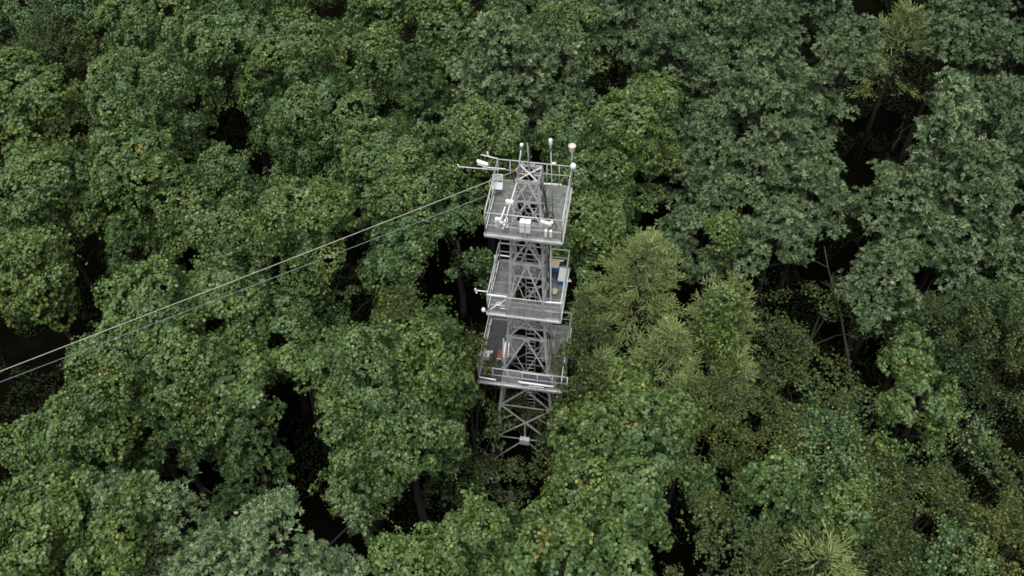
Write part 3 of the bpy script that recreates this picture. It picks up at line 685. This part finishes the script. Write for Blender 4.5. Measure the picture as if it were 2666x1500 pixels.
t = T('wind_sensor', 'white cup sensor on a short arm out to the left of the middle platform', 'sensor', *lat(1266, 759, Z2+1.1), 0)
e = C3(1238, 756, Z2+1.1, t); h = MB(); h.tube([V3((.05, 0, 0)), e], .02, 8); h.build('arm', M['white'], t)
h = MB(); h.lathe(e, (0, 0, 1), [(-.08, 0), (-.08, .03), (.1, .035), (.13, 0)], 10); h.lathe(e + V3((.05, -.05, -.06)), (0, 0, 1), [(-.04, 0), (0, .045), (.04, 0)], 10); h.build('sensor_head', M['white'], t)
t = T('sensor_dome', 'small white round sensor at the front left corner of the middle platform', 'sensor', *lat(1268, 813, Z2), 0)
e = C3(1259, 807, Z2+.1, t); MB().lathe(e, (0, 0, 1), [(-.12, 0), (-.1, .05), (0, .085), (.1, .05), (.12, 0)], 14).build('dome', M['white'], t); MB().tube([V3((0,0,0)), e], .018, 6).build('arm', M['rail'], t)
z_ = Z2+.55; P = [(1269, 812, Z2+.1), (1281, 803, Z2+.35), (1291, 796, z_), (1293, 789, z_), (1300, 787, z_), (1306, 791, z_), (1301, 796, z_), (1294, 795, z_+.05), (1305, 789, z_+.1), (1314, 781, Z2+.9), (1319, 773, Z2+1.08)]
o = MB().tube([at(*q) for q in P], .018, 6).build('hose', M['white']); tag(o, 'looped white hose at the front left corner of the middle platform', 'hose')
t = T('junction_box', 'small grey clamp box with cables on the left railing of the middle platform', 'box', *lat(1291, 672, Z2+.8), 0)
MB().box((0, 0, 0), (.12, .14, .22)).build('body', M['pale'], t, .01)
MB().tube([V3((0, 0, -.1)), V3((-.05, -.3, -.5)), V3((-.05, -.6, -.6)), V3((-.02, -.9, -.75))], .014, 6).build('cable', M['pale'], t)
t = T('sensor', 'small white clip sensor on the right railing of the middle platform', 'sensor', *lat(1480, 733, Z2+1.1), 0)
h = MB(); h.tube([V3((-.02, 0, 0)), V3((.06, .02, .02)), V3((.1, -.03, .06))], .018, 6); h.tube([V3((.03, .02, .02)), V3((.05, .08, .06))], .014, 6); h.build('sensor_head', M['white'], t)
MB().box((-.03, 0, 0), (.06, .08, .07)).build('clamp', M['pale'], t, .008)
# lowest platform
p = lat(1302, 943, Z3); t = T('folding_stool', 'rust red folding stool with pale legs on the dark mat of the lowest platform', 'stool', p.x, p.y, Z3+.04)
MB().box((0, .10, .40), (.20, .52, .03)).build('seat', M['red'], t, .008)
for sx in (-1, 1):
    for sy in (-.14, .34): MB().tube([(sx*.09, sy, 0), (sx*.09, sy, .39)], .012, 6).build('leg', M['cream'], t)
MB().bar((-.10, -.16, .42), (.10, -.16, .42), .03, .02).build('crossbar', M['cream'], t)
p = lat(1267, 932, Z3); t = T('equipment_box', 'grey box with a white tag on the dark mat of the lowest platform', 'box', p.x, p.y, Z3+.04)
MB().box((0, 0, .14), (.30, .34, .28)).build('cabinet', M['pale'], t, .02); MB().box((0, 0, .30), (.26, .30, .03)).build('lid', M['pale'], t, .01); MB().box((.20, .12, .25), (.06, .10, .12)).build('tag', M['white'], t, .005)
p = lat(1276, 845, Z3+.3); t = T('lamp', 'small yellow lamp near the back left corner of the lowest platform', 'lamp', p.x, p.y, Z3+.04)
MB().lathe((0, 0, .2), (0, 0, 1), [(0, 0), (0, .05), (.06, .06), (.1, .03), (.11, 0)], 12).build('lens', M['yellow'], t); MB().tube([(0, 0, 0), (0, 0, .22)], .012, 6).build('stand', M['rail'], t)
c = at(1392, 993, Z3+.45); t = tag(empty('solar_panel', c, -YAW), 'dark blue panel leaning behind the lowest front railing', 'solar panel')
R = Matrix.Rotation(math.radians(28), 3, 'X'); MB().box((0, .08, 0), (1.15, .42, .03), R).build('panel', M['panel'], t, .004)
h = MB()
for s in (-1, 1): h.box(R @ V3((0, s*.215, 0)) + V3((0, .08, 0)), (1.19, .02, .04), R); h.tube([R @ V3((s*.5, .2, 0)) + V3((0, .08, 0)), V3((s*.5, .3, -.43))], .014, 6)
h.build('frame', M['rail'], t)
t = tag(empty('handrail_hoop', W(*lat(1377, 1022, Z3+.02))), 'upside-down U of pale pipe on the front edge of the lowest platform', 'hoop')
o_ = t.location; h = MB(); h.tube([V3((0,0,0)), W(*lat(1377, 1005, Z3+.32)) - o_, W(*lat(1414, 1009, Z3+.32)) - o_, W(*lat(1415, 1024, Z3+.02)) - o_], .018, 8); h.build('pipe', M['white'], t)

# ------------------------------------------------------------------ the forest: (px, py) in the photograph divided by K, height of the crown top, radius, crown depth, tint
for g in [(585, 300, 70, 70), (655, 412, 90, 80), (560, 330, 90, 60), (490, 262, 55, 45), (830, 28, 130, 50), (895, 625, 80, 80), (865, 700, 60, 80), (1090, 700, 90, 100), (1170, 610, 90, 60), (1180, 730, 70, 90),
          (480, 645, 55, 50), (700, 858, 70, 34), (528, 822, 40, 30), (700, 985, 100, 50), (755, 1060, 140, 110), (780, 1170, 90, 100), (800, 1260, 70, 80), (850, 1335, 60, 60),
          (50, 885, 190, 110), (25, 1010, 90, 90), (205, 325, 60, 36), (170, 205, 50, 34), (255, 80, 40, 40), (975, 275, 55, 45), (1090, 300, 60, 26), (1035, 70, 60, 60), (1560, 190, 70, 70),
          (2295, 165, 80, 90), (2250, 250, 130, 140), (2185, 350, 150, 120), (2150, 400, 90, 70), (2540, 170, 46, 44), (2140, 455, 60, 50), (1765, 600, 60, 46), (2330, 705, 90, 50), (2060, 690, 90, 50),
          (1195, 1080, 80, 90), (1220, 1175, 150, 110), (1120, 1250, 120, 70), (1010, 1310, 150, 50), (1705, 1280, 80, 170), (1650, 1400, 60, 60), (1300, 1230, 90, 60), (1440, 690, 50, 60), (1770, 1135, 50, 40), (2530, 955, 70, 40),
          (420, 30, 34, 26), (900, 540, 40, 30), (1480, 210, 40, 30), (1990, 990, 90, 30), (1900, 1060, 50, 40), (2270, 1090, 90, 40), (215, 800, 80, 110), (230, 620, 90, 60), (905, 770, 80, 90), (605, 365, 70, 60), (2215, 300, 140, 190), (2290, 190, 90, 110), (440, 1190, 80, 36), (520, 1215, 90, 36), (1120, 640, 60, 80), (1160, 770, 90, 70), (2480, 1240, 80, 50), (2100, 860, 110, 60), (2010, 780, 80, 60), (2170, 930, 70, 50), (1980, 700, 110, 60), (2480, 680, 60, 40), (2550, 1100, 60, 50), (2330, 1330, 60, 40), (2420, 1170, 60, 30), (1730, 1400, 40, 60)]:
    open_gap(*g)
def place(px, py, ztop, r):
    return at(px*K, py*K, ztop - .35*r)
GV, GC, GL, GS = 'trees wrapped in climbing vines', 'grey green conifers', 'larches', 'thin small-leaved trees'
VINES = [
 (60, 215, 12, 2.6, 5, .10, 'pale green vine mound at the left edge below the dark thicket'),
 (330, 215, 11.5, 3.0, 5, .05, 'wide vine mound right of the brownish gap, upper left'),
 (320, 50, 10, 2.4, 4, -.05, 'vine-covered tree at the top edge, left of the big upper mound'),
 (570, 70, 12, 2.9, 5, .0, 'tall vine mound touching the top edge, left of the round upper one'),
 (745, 95, 12, 2.6, 5, .08, 'rounded vine mound near the top edge with the brightest crest'),
 (925, 120, 11, 2.3, 4.5, .0, 'vine mound left of the small dark green pine'),
 (820, 265, 10, 2.9, 5, -.02, 'vine slope below the rounded upper mound'),
 (500, 300, 8, 2.1, 4, -.08, 'low vine mound left of the upper black hole'),
 (330, 395, 11, 2.4, 4, .14, 'arched light green vine crest in the left part'),
 (215, 470, 9, 2.0, 4, .0, 'vine shoulder under the left end of the arched crest'),
 (85, 450, 11, 2.6, 5, .12, 'broad bright vine mound at the left edge, mid-height'),
 (50, 640, 10, 2.2, 4.5, .16, 'yellowish vine mound at the left edge above the black gully'),
 (560, 420, 8.5, 2.2, 4.5, -.08, 'darker vine tree between the two black holes, left part'),
 (440, 500, 9, 2.0, 4.5, .03, 'vine arm falling from the arched crest'),
 (560, 580, 9.5, 2.2, 4, .04, 'vine mound above the ropes, left of the bigger one'),
 (755, 520, 11, 2.6, 5, .06, 'large vine mound just above the cream rope'),
 (950, 390, 10, 2.6, 5, .02, 'vine mound left of the tower top with yellow leaves'),
 (1030, 480, 9, 2.3, 5.5, -.05, 'vine curtain left of the top platform'),
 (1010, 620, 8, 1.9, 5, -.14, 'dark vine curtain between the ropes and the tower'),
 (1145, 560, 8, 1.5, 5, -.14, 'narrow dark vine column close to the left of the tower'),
 (1220, 320, 10.5, 2.2, 5, .0, 'vine tree right behind the antenna poles'),
 (1110, 330, 9.5, 1.8, 4, -.03, 'vine tree behind the left booms of the tower'),
 (1450, 40, 11, 2.3, 4, .0, 'vine mound at the top edge between two grey conifers'),
 (1440, 330, 10, 2.0, 5, .05, 'vine tree behind the amber-rimmed gauge'),
 (1600, 285, 11.5, 2.6, 5, .06, 'rounded vine mound right of the tower top'),
 (1500, 420, 9.5, 2.3, 5, .04, 'vine mound right beside the top platform'),
 (1500, 540, 8.5, 2.0, 4, -.02, 'lower vine mound between the top platform and the larch'),
 (380, 770, 11.5, 2.7, 5, .08, 'large vine dome crossed by both ropes'),
 (560, 740, 10, 2.3, 5, .0, 'vine mound under the middle of the ropes'),
 (270, 900, 11, 2.5, 6, .06, 'wide vine slope below the ropes at the left'),
 (440, 900, 10.5, 2.4, 5, .06, 'vine slope with bright leaves right below the blue rope'),
 (200, 1040, 9.5, 2.2, 5, .05, 'lower vine slope left of the hanging grey branches'),
 (600, 950, 9, 1.9, 5.5, .04, 'vine column left of the black ravine'),
 (750, 905, 8, 1.6, 2.2, .03, 'vine bridge joining two mounds above the black ravine'),
 (690, 800, 8.5, 1.9, 4, -.08, 'shaded vine mound left of the tower below the blue rope'),
 (70, 1110, 7.5, 1.5, 3, -.05, 'low vine bush at the left edge, lower part'),
 (930, 900, 12, 2.3, 6, .07, 'vine dome left of the lowest platform'),
 (1060, 870, 11.5, 1.8, 5, .12, 'bright vine crest beside the left railing of the lowest platform'),
 (1140, 960, 8.5, 1.2, 3.5, .04, 'small vine tree touching the lowest platform railing'),
 (870, 1030, 10.5, 2.0, 6, .0, 'vine slope on the right bank of the black ravine'),
 (1020, 1060, 10, 2.1, 6, .02, 'vine curtain left of the tower foot'),
 (890, 1220, 7.5, 1.3, 4, -.02, 'narrow vine tongue hanging into the lower black gap'),
 (1190, 1320, 11, 1.9, 4, .12, 'bright yellow-green vine dome at the bottom centre'),
 (1020, 1420, 11, 1.4, 3, .12, 'small vine dome cut by the bottom edge left of centre'),
 (1380, 1400, 10.5, 1.9, 4, .05, 'vine mound at the bottom edge right of centre'),
 (1560, 1390, 10, 1.8, 4, .02, 'vine mound at the bottom edge beside the olive thicket'),
 (1525, 1065, 10.5, 1.8, 5.5, .05, 'vine mound right of the tower foot'),
 (1640, 1060, 10.5, 2.0, 5.5, .07, 'vine mound below the larch in the lower right'),
 (1470, 1220, 9.5, 1.8, 5, .06, 'lower vine mound right of the tower foot with big leaves'),
 (1600, 1230, 9.5, 1.9, 5, .03, 'vine slope at the edge of the dark lower right gap'),
 (1825, 770, 9.5, 1.15, 2.8, .12, 'vine cap with yellow leaves on top of the right larch'),
 (1950, 1215, 7.5, 1.25, 2, .06, 'small clean green vine mound in the lower right'),
 (2120, 1280, 7.5, 1.5, 3, .0, 'vine mound with yellow spots in the lower right'),
 (2330, 1000, 8.5, 1.6, 3, .14, 'isolated yellow-green vine dome at the right'),
 (2290, 860, 6.5, 1.1, 3, -.02, 'thin vine column above the isolated yellow-green dome'),
 (60, 1310, 11.5, 1.8, 4, .16, 'yellowish vine dome in the bottom left corner'),
 (150, 1250, 11, 1.5, 3.5, .10, 'vine dome beside the bottom left corner'),
 (300, 1300, 11.3, 1.2, 2.8, .16, 'yellow-green vine cap on the grey conifer at the bottom left'),
 (200, 1400, 9.5, 1.4, 3, .08, 'small vine mound on the bottom edge at the left'),
 (1110, 30, 9.5, 2.1, 4, -.04, 'dull vine tree at the top edge left of the centre conifer'),
 (60, 40, 9, 1.9, 3.5, -.10, 'dark vine bush in the top left corner'),
 (1800, 570, 8, .9, 2.2, .05, 'little bright vine bush in the dark gap right of the larch'),
 (420, 140, 8.5, 1.9, 4, -.02, 'vine mound under the top edge, between two bigger ones at the left'),
 (690, 250, 8.5, 2.0, 4, -.06, 'vine slope just right of the upper black hole'),
 (200, -20, 10.5, 2.6, 4, .0, 'vine mound on the top edge, second from the left corner'),
 (440, -15, 11, 2.5, 4, .0, 'vine mound on the top edge left of the tall one'),
 (690, -20, 11, 2.3, 4, -.04, 'vine mound on the top edge right of the tall one'),
 (960, -25, 10, 2.4, 4, -.06, 'dull vine mound on the top edge above the small pine'),
 (1330, -40, 10.5, 2.4, 4, -.05, 'vine crest on the top edge behind the centre conifer'),
 (1000, 250, 6.8, 2.0, 4, -.05, 'vine tree in the hollow just left of the small pine'),
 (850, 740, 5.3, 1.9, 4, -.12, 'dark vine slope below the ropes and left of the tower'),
 (520, 1020, 6.8, 1.6, 4, .03, 'vine tongue hanging beside the shaded pine'),
 (1370, 1330, 7.5, 1.3, 4, .02, 'vine mound below the tower foot, right of the bright dome'),
 (1480, 1310, 7.8, 1.7, 4, .04, 'vine slope just above the bottom edge, right of centre'),
 (1560, 960, 7.3, 1.6, 4, .02, 'vine mound under the larches, right of the lowest platform'),
 (1700, 1180, 6.8, 1.5, 4, .0, 'vine slope at the far right of the lower centre mounds'),
]
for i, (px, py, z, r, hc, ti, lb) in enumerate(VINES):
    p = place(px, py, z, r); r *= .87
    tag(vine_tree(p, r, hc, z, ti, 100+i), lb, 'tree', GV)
FIRS = [  # grey-green tufted conifers
 (1265, 75, 13.5, 2.6, 6, .26, 'big grey green conifer at the top, above the tower'),
 (1400, 130, 12, 2.5, 6, .0, 'grey green conifer right of the one above the tower'),
 (1270, 190, 11, 2.0, 4, .0, 'lower tier conifer between the tower poles and the top edge'),
 (1700, 60, 12.5, 2.8, 6, -.02, 'dark blue green conifer on the top edge, right half'),
 (1900, 40, 12, 2.6, 5, -.04, 'conifer on the top edge left of the pale crowned one'),
 (1940, 190, 13, 3.2, 7, .08, 'largest olive grey conifer in the upper right'),
 (2150, 110, 13, 2.6, 6, .04, 'conifer bordering the black gap on its upper left'),
 (2080, 280, 11, 2.3, 5, .02, 'conifer whose boughs reach into the black gap'),
 (1920, 390, 10, 2.8, 6, .06, 'lower olive grey conifer right of the vine mound by the tower'),
 (2060, 430, 9.5, 2.1, 5, .0, 'conifer on the left bank of the black gap'),
 (2400, 80, 11.5, 2.5, 6, .0, 'conifer in the upper right under the top edge'),
 (2540, 110, 11, 2.2, 5, -.06, 'dark conifer at the top right corner'),
 (2380, 240, 13, 2.5, 6, .15, 'pale crowned conifer on the right bank of the black gap'),
 (2530, 270, 12, 2.2, 6, .02, 'conifer on the right edge beside the pale crowned one'),
 (2310, 420, 10.5, 2.2, 5, .02, 'conifer on the right bank, lower boughs of the gap'),
 (2470, 420, 11, 2.4, 6, .04, 'broad conifer at the right edge, mid height'),
 (2350, 550, 9, 2.1, 5, -.02, 'lowest conifer below the black gap on the right'),
 (1960, 560, 8.5, 1.9, 4, .0, 'olive brown conifer right of the larch tops'),
 (1715, 565, 8, 1.2, 3, -.04, 'small blue green conifer touching the larch top'),
 (1790, 480, 9, 1.8, 5, -.02, 'conifer between the vine mound and the olive grey conifers'),
 (690, 1325, 13.0, 2.7, 6, .34, 'large pale grey conifer at the bottom left'),
 (540, 1400, 11.5, 2.0, 4, .3, 'pale conifer on the bottom edge left of the largest'),
 (800, 1410, 10.5, 1.5, 4, .3, 'conifer on the bottom edge beside the black gap'),
 (290, 1245, 11, 1.4, 3, .3, 'grey conifer crowned with yellow-green vine at the bottom left'),
 (410, 1240, 11, 1.4, 4, .2, 'shaded grey conifer right of the vine-capped one'),
 (130, 1200, 10.5, 1.0, 3, .08, 'small grey conifer top above the corner vine domes'),
 (380, 1390, 9.5, 1.3, 3.5, .02, 'low grey conifer on the bottom edge, left part'),
 (1560, -30, 12, 2.6, 5, -.04, 'blue green conifer cut by the top edge, right of centre'),
 (1800, -50, 12, 2.8, 5, .0, 'blue green conifer cut by the top edge, left of the darkest one'),
 (2060, -40, 12, 2.6, 5, -.06, 'darkest conifer cut by the top edge'),
 (2470, -30, 11.5, 2.6, 5, .0, 'conifer cut by the top edge near the right corner'),
 (1800, 200, 11, 2.6, 6, .0, 'conifer between the dark top edge ones and the largest olive grey one'),
 (1780, 340, 10, 2.2, 5, -.04, 'conifer just right of the vine mound by the tower'),
 (2250, 330+330, 7.5, 1.6, 3, -.04, 'small conifer low on the right, under the gap'),
 (2560, 600, 8.5, 2.0, 5, -.04, 'shaded conifer on the right edge above the fine-leaved tree'),
 (2440, 660, 7.5, 1.8, 4, -.04, 'low conifer above the yellow-green dome'),
]
for i, (px, py, z, r, hc, ti, lb) in enumerate(FIRS):
    r *= .95; z += (.5, -.7, 0)[i % 3]
    tag(tuft_tree(place(px, py, z, r), r, hc, z, ti*1.5 + .08*math.sin(i*2.3), 300+i, lobe=(.30, .48) if py > 1100 else (.36, .60), ln=.155 if py > 1100 else .21, dens=27 if py > 1100 else 18), lb, 'tree', GC)
PINES = [
 (1060, 170, 11.5, 2.0, 5.5, .0, 'small green pine left of the centre conifer'),
 (1090, 800, 11, 1.3, 4, -.02, 'olive green pine top left of the middle platform'),
 (1560, 60, 9.5, 1.8, 4, -.06, 'green pine in the gap near the top edge right of centre'),
 (330, 590, 8, 2.2, 5, -.12, 'dark blue green pine sunk below the arched vine crest'),
 (620, 1090, 7.5, 1.8, 5, -.12, 'shaded pine on the left bank of the black ravine'),
 (440, 1110, 7.5, 1.8, 4, -.10, 'dark pine boughs under the lower left vine slope'),
 (1620, 170, 8, 1.9, 4, -.10, 'dark pine in the hollow right of the centre conifers'),
 (80, 560, 7, 1.8, 4, -.14, 'dim pine under the left edge vine mounds'),
 (2250, 640, 6.5, 1.8, 4, -.06, 'dull pine low in the dark right-hand thicket'),
]
for i, (px, py, z, r, hc, ti, lb) in enumerate(PINES):
    tag(tuft_tree(place(px, py, z, r), r, hc, z, ti, 400+i, mat='pine', name='pine_tree', lobe=(.3, .5), ln=.17, dens=22), lb, 'tree', 'green pines')
tag(larch(place(1630, 610, 11, 0), 2.6, 5.2, 11, .04, 501, nb=120), 'bright yellow-green larch right of the middle platform, its pointed top uppermost', 'tree', GL)
tag(larch(place(1690, 830, 9, 0), 1.9, 4.5, 9, -.02, 502, nb=95), 'smaller larch below the bright one, with a pale tuft at its top', 'tree', GL)
tag(larch(place(1830, 730, 9.1, 0), 2.0, 5.2, 9.1, -.06, 503, nb=100, top=.25), 'larch whose spiky boughs stick out round a vine cap', 'tree', GL)
tag(larch(place(1730, 960, 7.6, 0), 1.5, 4.0, 7.6, -.06, 508, nb=60), 'drooping larch below the two brighter ones, among the vines', 'tree', GL)
tag(larch(place(1860, 900, 6.8, 0), 1.3, 3.6, 6.8, -.04, 509, nb=50), 'low larch under the vine-capped one', 'tree', GL)
tag(larch(place(2290, 30, 10.5, 0), 2.2, 4.5, 10.5, -.02, 504, nb=75, twl=.5), 'larch on the top edge above the black gap', 'tree', GL)
tag(larch(place(2090, 1390, 8.5, 0), 1.5, 2.2, 8.5, .10, 505, nb=16, twl=.5, arc=(-2.5, -.6)), 'pale larch sprig on the bottom edge in the lower right', 'tree', GL)
tag(larch(place(1485, 730, 7.5, 0), 1.2, 3.5, 7.5, -.10, 507, nb=40), 'dim larch half hidden between the middle platform and the bright larch', 'tree', GL)
tag(larch(place(1520, 900, 7.5, 0), 1.5, 3.5, 7.5, -.08, 506, nb=50), 'shaded larch close to the right of the lowest platform', 'tree', GL)
SCRUB = [
 (130, 90, 9, 2.4, 4, -.08, 'greyish thin tree in the dark upper left corner'),
 (270, 180, 7, 1.5, 3, .0, 'sparse brownish bush in the gap at the upper left'),
 (800, 10, 7, 2.2, 3, -.12, 'dim thicket at the top edge beyond the round vine mound'),
 (2520, 790, 9, 2.2, 6, .0, 'grey green fine-leaved tree on the right edge'),
 (1800, 1010, 8.5, 1.8, 6, .10, 'olive fine-leaved tree below the vine-capped larch'),
 (1490, 960, 8, 1.4, 5, -.05, 'dark fine-leaved bush beside the lower tower'),
 (2090, 1130, 6.5, 2.0, 3, .06, 'open olive bush above the small clean vine mound'),
 (1820, 1370, 9, 2.3, 4, .08, 'olive brown thicket tree on the bottom edge'),
 (2200, 1190, 6, 1.7, 3, .05, 'thin bush left of the red brown hollow'),
 (2340, 1250, 5.5, 2.0, 3, -.08, 'dim bush in the middle of the lower right thicket'),
 (2480, 1180, 5.5, 2.0, 3, -.05, 'dim bush at the right edge below the yellow-green dome'),
 (2400, 1400, 6.5, 2.0, 4, .06, 'olive bush on the bottom edge at the right'),
 (2550, 1330, 7, 1.7, 4, .10, 'light olive bush in the bottom right corner'),
 (2080, 760, 4.5, 2.2, 3, -.05, 'sparse bush in the dark hollow right of the larches'),
 (2200, 740, 5.5, 1.9, 4, .02, 'yellowish thin bush below the lowest conifer'),
 (2050, 930, 4.5, 2.3, 3, -.10, 'dark low thicket bush around the leaning bare trunk'),
 (2180, 1050, 4.5, 1.9, 3, -.05, 'brown tinged low bush left of the yellow-green dome'),
 (2450, 930, 5.5, 1.6, 3, -.05, 'low bush behind the yellow-green dome at the right'),
 (1960, 850, 5, 1.7, 3, -.02, 'low green bush just right of the vine-capped larch'),
 (1010, 770, 8.5, 1.8, 4, -.08, 'dark fine-leaved tree above the vine dome left of the tower'),
 (1170, 870, 9.5, 1.2, 4, -.02, 'brownish fine-leaved tree touching the left railing'),
 (2010, 1010, 4.5, 1.8, 2.5, -.02, 'grey low bush left of the leaning bare trunk'),
 (2260, 1350, 5.5, 1.8, 3, -.03, 'dim bush between the yellow-spotted mound and the right edge'),
 (1440, 880, 9.0, 1.0, 4, .02, 'fine-leaved bush pressed against the right end of the lowest platform'),
 (1500, 850, 8.2, 1.3, 4, -.05, 'dark thin tree between the lowest platform and the smaller larch'),
 (1450, 975, 7.9, .9, 3.5, .05, 'fine-leaved sprays hiding the right end of the lowest front railing'),
 (1235, 1030, 4.6, .9, 3, -.02, 'small-leaved bush brushing the left leg of the tower foot'),
 (1310, 1020, 3.4, .9, 2, .02, 'thin green bush growing inside the tower foot'),
 (1400, 1030, 5.0, .8, 3, -.02, 'thin bush behind the right leg of the tower foot'),
 (1400, 1130, 3.5, 1.3, 2, -.05, 'dark small bush beside the tower foot on the right'),
 (1270, 1200, 2.8, 1.4, 2, -.08, 'dark bush in front of the tower foot'),
 (1200, 1100, 4.0, 1.4, 3, -.08, 'brownish bush left of the tower foot'),
 (1130, 1180, 3.0, 1.5, 2.5, -.05, 'low dark bush in the gap left of and below the tower foot'),
 (2520, 1000, 5.5, 1.8, 3, -.08, 'dim bush on the right edge level with the yellow-green dome'),
 (2080, 1040, 5, 1.8, 3, .02, 'low green bush below the bare trunk hollow'),
 (2190, 1290, 6, 1.6, 3, .04, 'olive bush right beside the yellow-spotted mound'),
 (2420, 1090, 6, 1.7, 3, .04, 'olive green bush just under the yellow-green dome'),
 (2480, 1290, 6, 1.8, 3, .0, 'thin bush between two olive ones at the lower right edge'),
 (1960, 1100, 6, 1.7, 3, .06, 'olive bush above the small clean green mound, left side'),
 (1900, 960, 5, 1.5, 3, .0, 'green bush at the foot of the vine-capped larch'),
 (2300, 750, 5.5, 1.7, 3, .0, 'thin green bush above the vine column at the right'),
 (2380, 820, 5.5, 1.6, 3, -.05, 'dark thin bush left of the grey green edge tree'),
 (1950, 700, 4.5, 1.6, 3, -.1, 'dark bush deep in the gap right of the larch tops'),
 (2010, 1400, 7.5, 1.7, 3, .04, 'olive thicket bush around the pale larch sprig'),
 (2200, 1420, 6, 1.8, 3, .0, 'dim green bush on the bottom edge right of the larch sprig'),
]
for i, (px, py, z, r, hc, ti, lb) in enumerate(SCRUB):
    low = 1930 < px < 2290 and 640 < py < 1080 or px > 2400 and 880 < py < 1330
    tag(scrub_tree(place(px, py, z, r), r, hc, z, ti + .16*math.sin(i*1.7) - (.2 if i % 5 == 1 else 0), 600+i, stems=4 if low else 9, hole=-.1 if low else (-.7, -.2, -.5)[i % 3], dens=230 if i in (3, 4, 7) else ((170, 110)[i % 5 == 1] * (.55 if low else 1)), lsize=(.08, .095)[i % 5 == 1], mat=('scrub', 'vine')[i % 5 == 1]), lb, 'tree', GS)
# leaning bare trunks in the thicket
def bare(label, a, b, r):
    a, b = Vector(a), Vector(b); t = tag(empty('bare_trunk', a), label, 'tree trunk', 'leaning bare trunks'); d = b-a; rr = random.Random(int(a.x*10))
    pts = [d*(i/7) + Vector((rr.uniform(-.1, .1), rr.uniform(-.1, .1), 0))*(i > 0) for i in range(8)]; MB().tube(pts, [r*(1-.8*i/7) for i in range(8)], 7).build('trunk', M['stem'], t)
    h = MB()
    for i in range(3, 7):
        e = Vector((rr.uniform(-1, 1), rr.uniform(-1, 1), rr.uniform(.1, .8)))*.8; h.tube([pts[i], pts[i]+e*.6, pts[i]+e], [r*.3, r*.2, r*.06], 5)
    h.build('branch', M['stem'], t)
bare('slender bare trunk slanting through the dark hollow right of the larches', at(2225, 1030, .3), at(2150, 640, 7.0), .09)
bare('pale broken trunk standing in the black gap among the conifers', at(2325, 395, .5), at(2360, 300, 3.0), .10)
bare('thin bare stem rising from the lower right thicket', at(2290, 1500, 1.0), at(2400, 1330, 5.5), .07)
# undergrowth that nobody could count
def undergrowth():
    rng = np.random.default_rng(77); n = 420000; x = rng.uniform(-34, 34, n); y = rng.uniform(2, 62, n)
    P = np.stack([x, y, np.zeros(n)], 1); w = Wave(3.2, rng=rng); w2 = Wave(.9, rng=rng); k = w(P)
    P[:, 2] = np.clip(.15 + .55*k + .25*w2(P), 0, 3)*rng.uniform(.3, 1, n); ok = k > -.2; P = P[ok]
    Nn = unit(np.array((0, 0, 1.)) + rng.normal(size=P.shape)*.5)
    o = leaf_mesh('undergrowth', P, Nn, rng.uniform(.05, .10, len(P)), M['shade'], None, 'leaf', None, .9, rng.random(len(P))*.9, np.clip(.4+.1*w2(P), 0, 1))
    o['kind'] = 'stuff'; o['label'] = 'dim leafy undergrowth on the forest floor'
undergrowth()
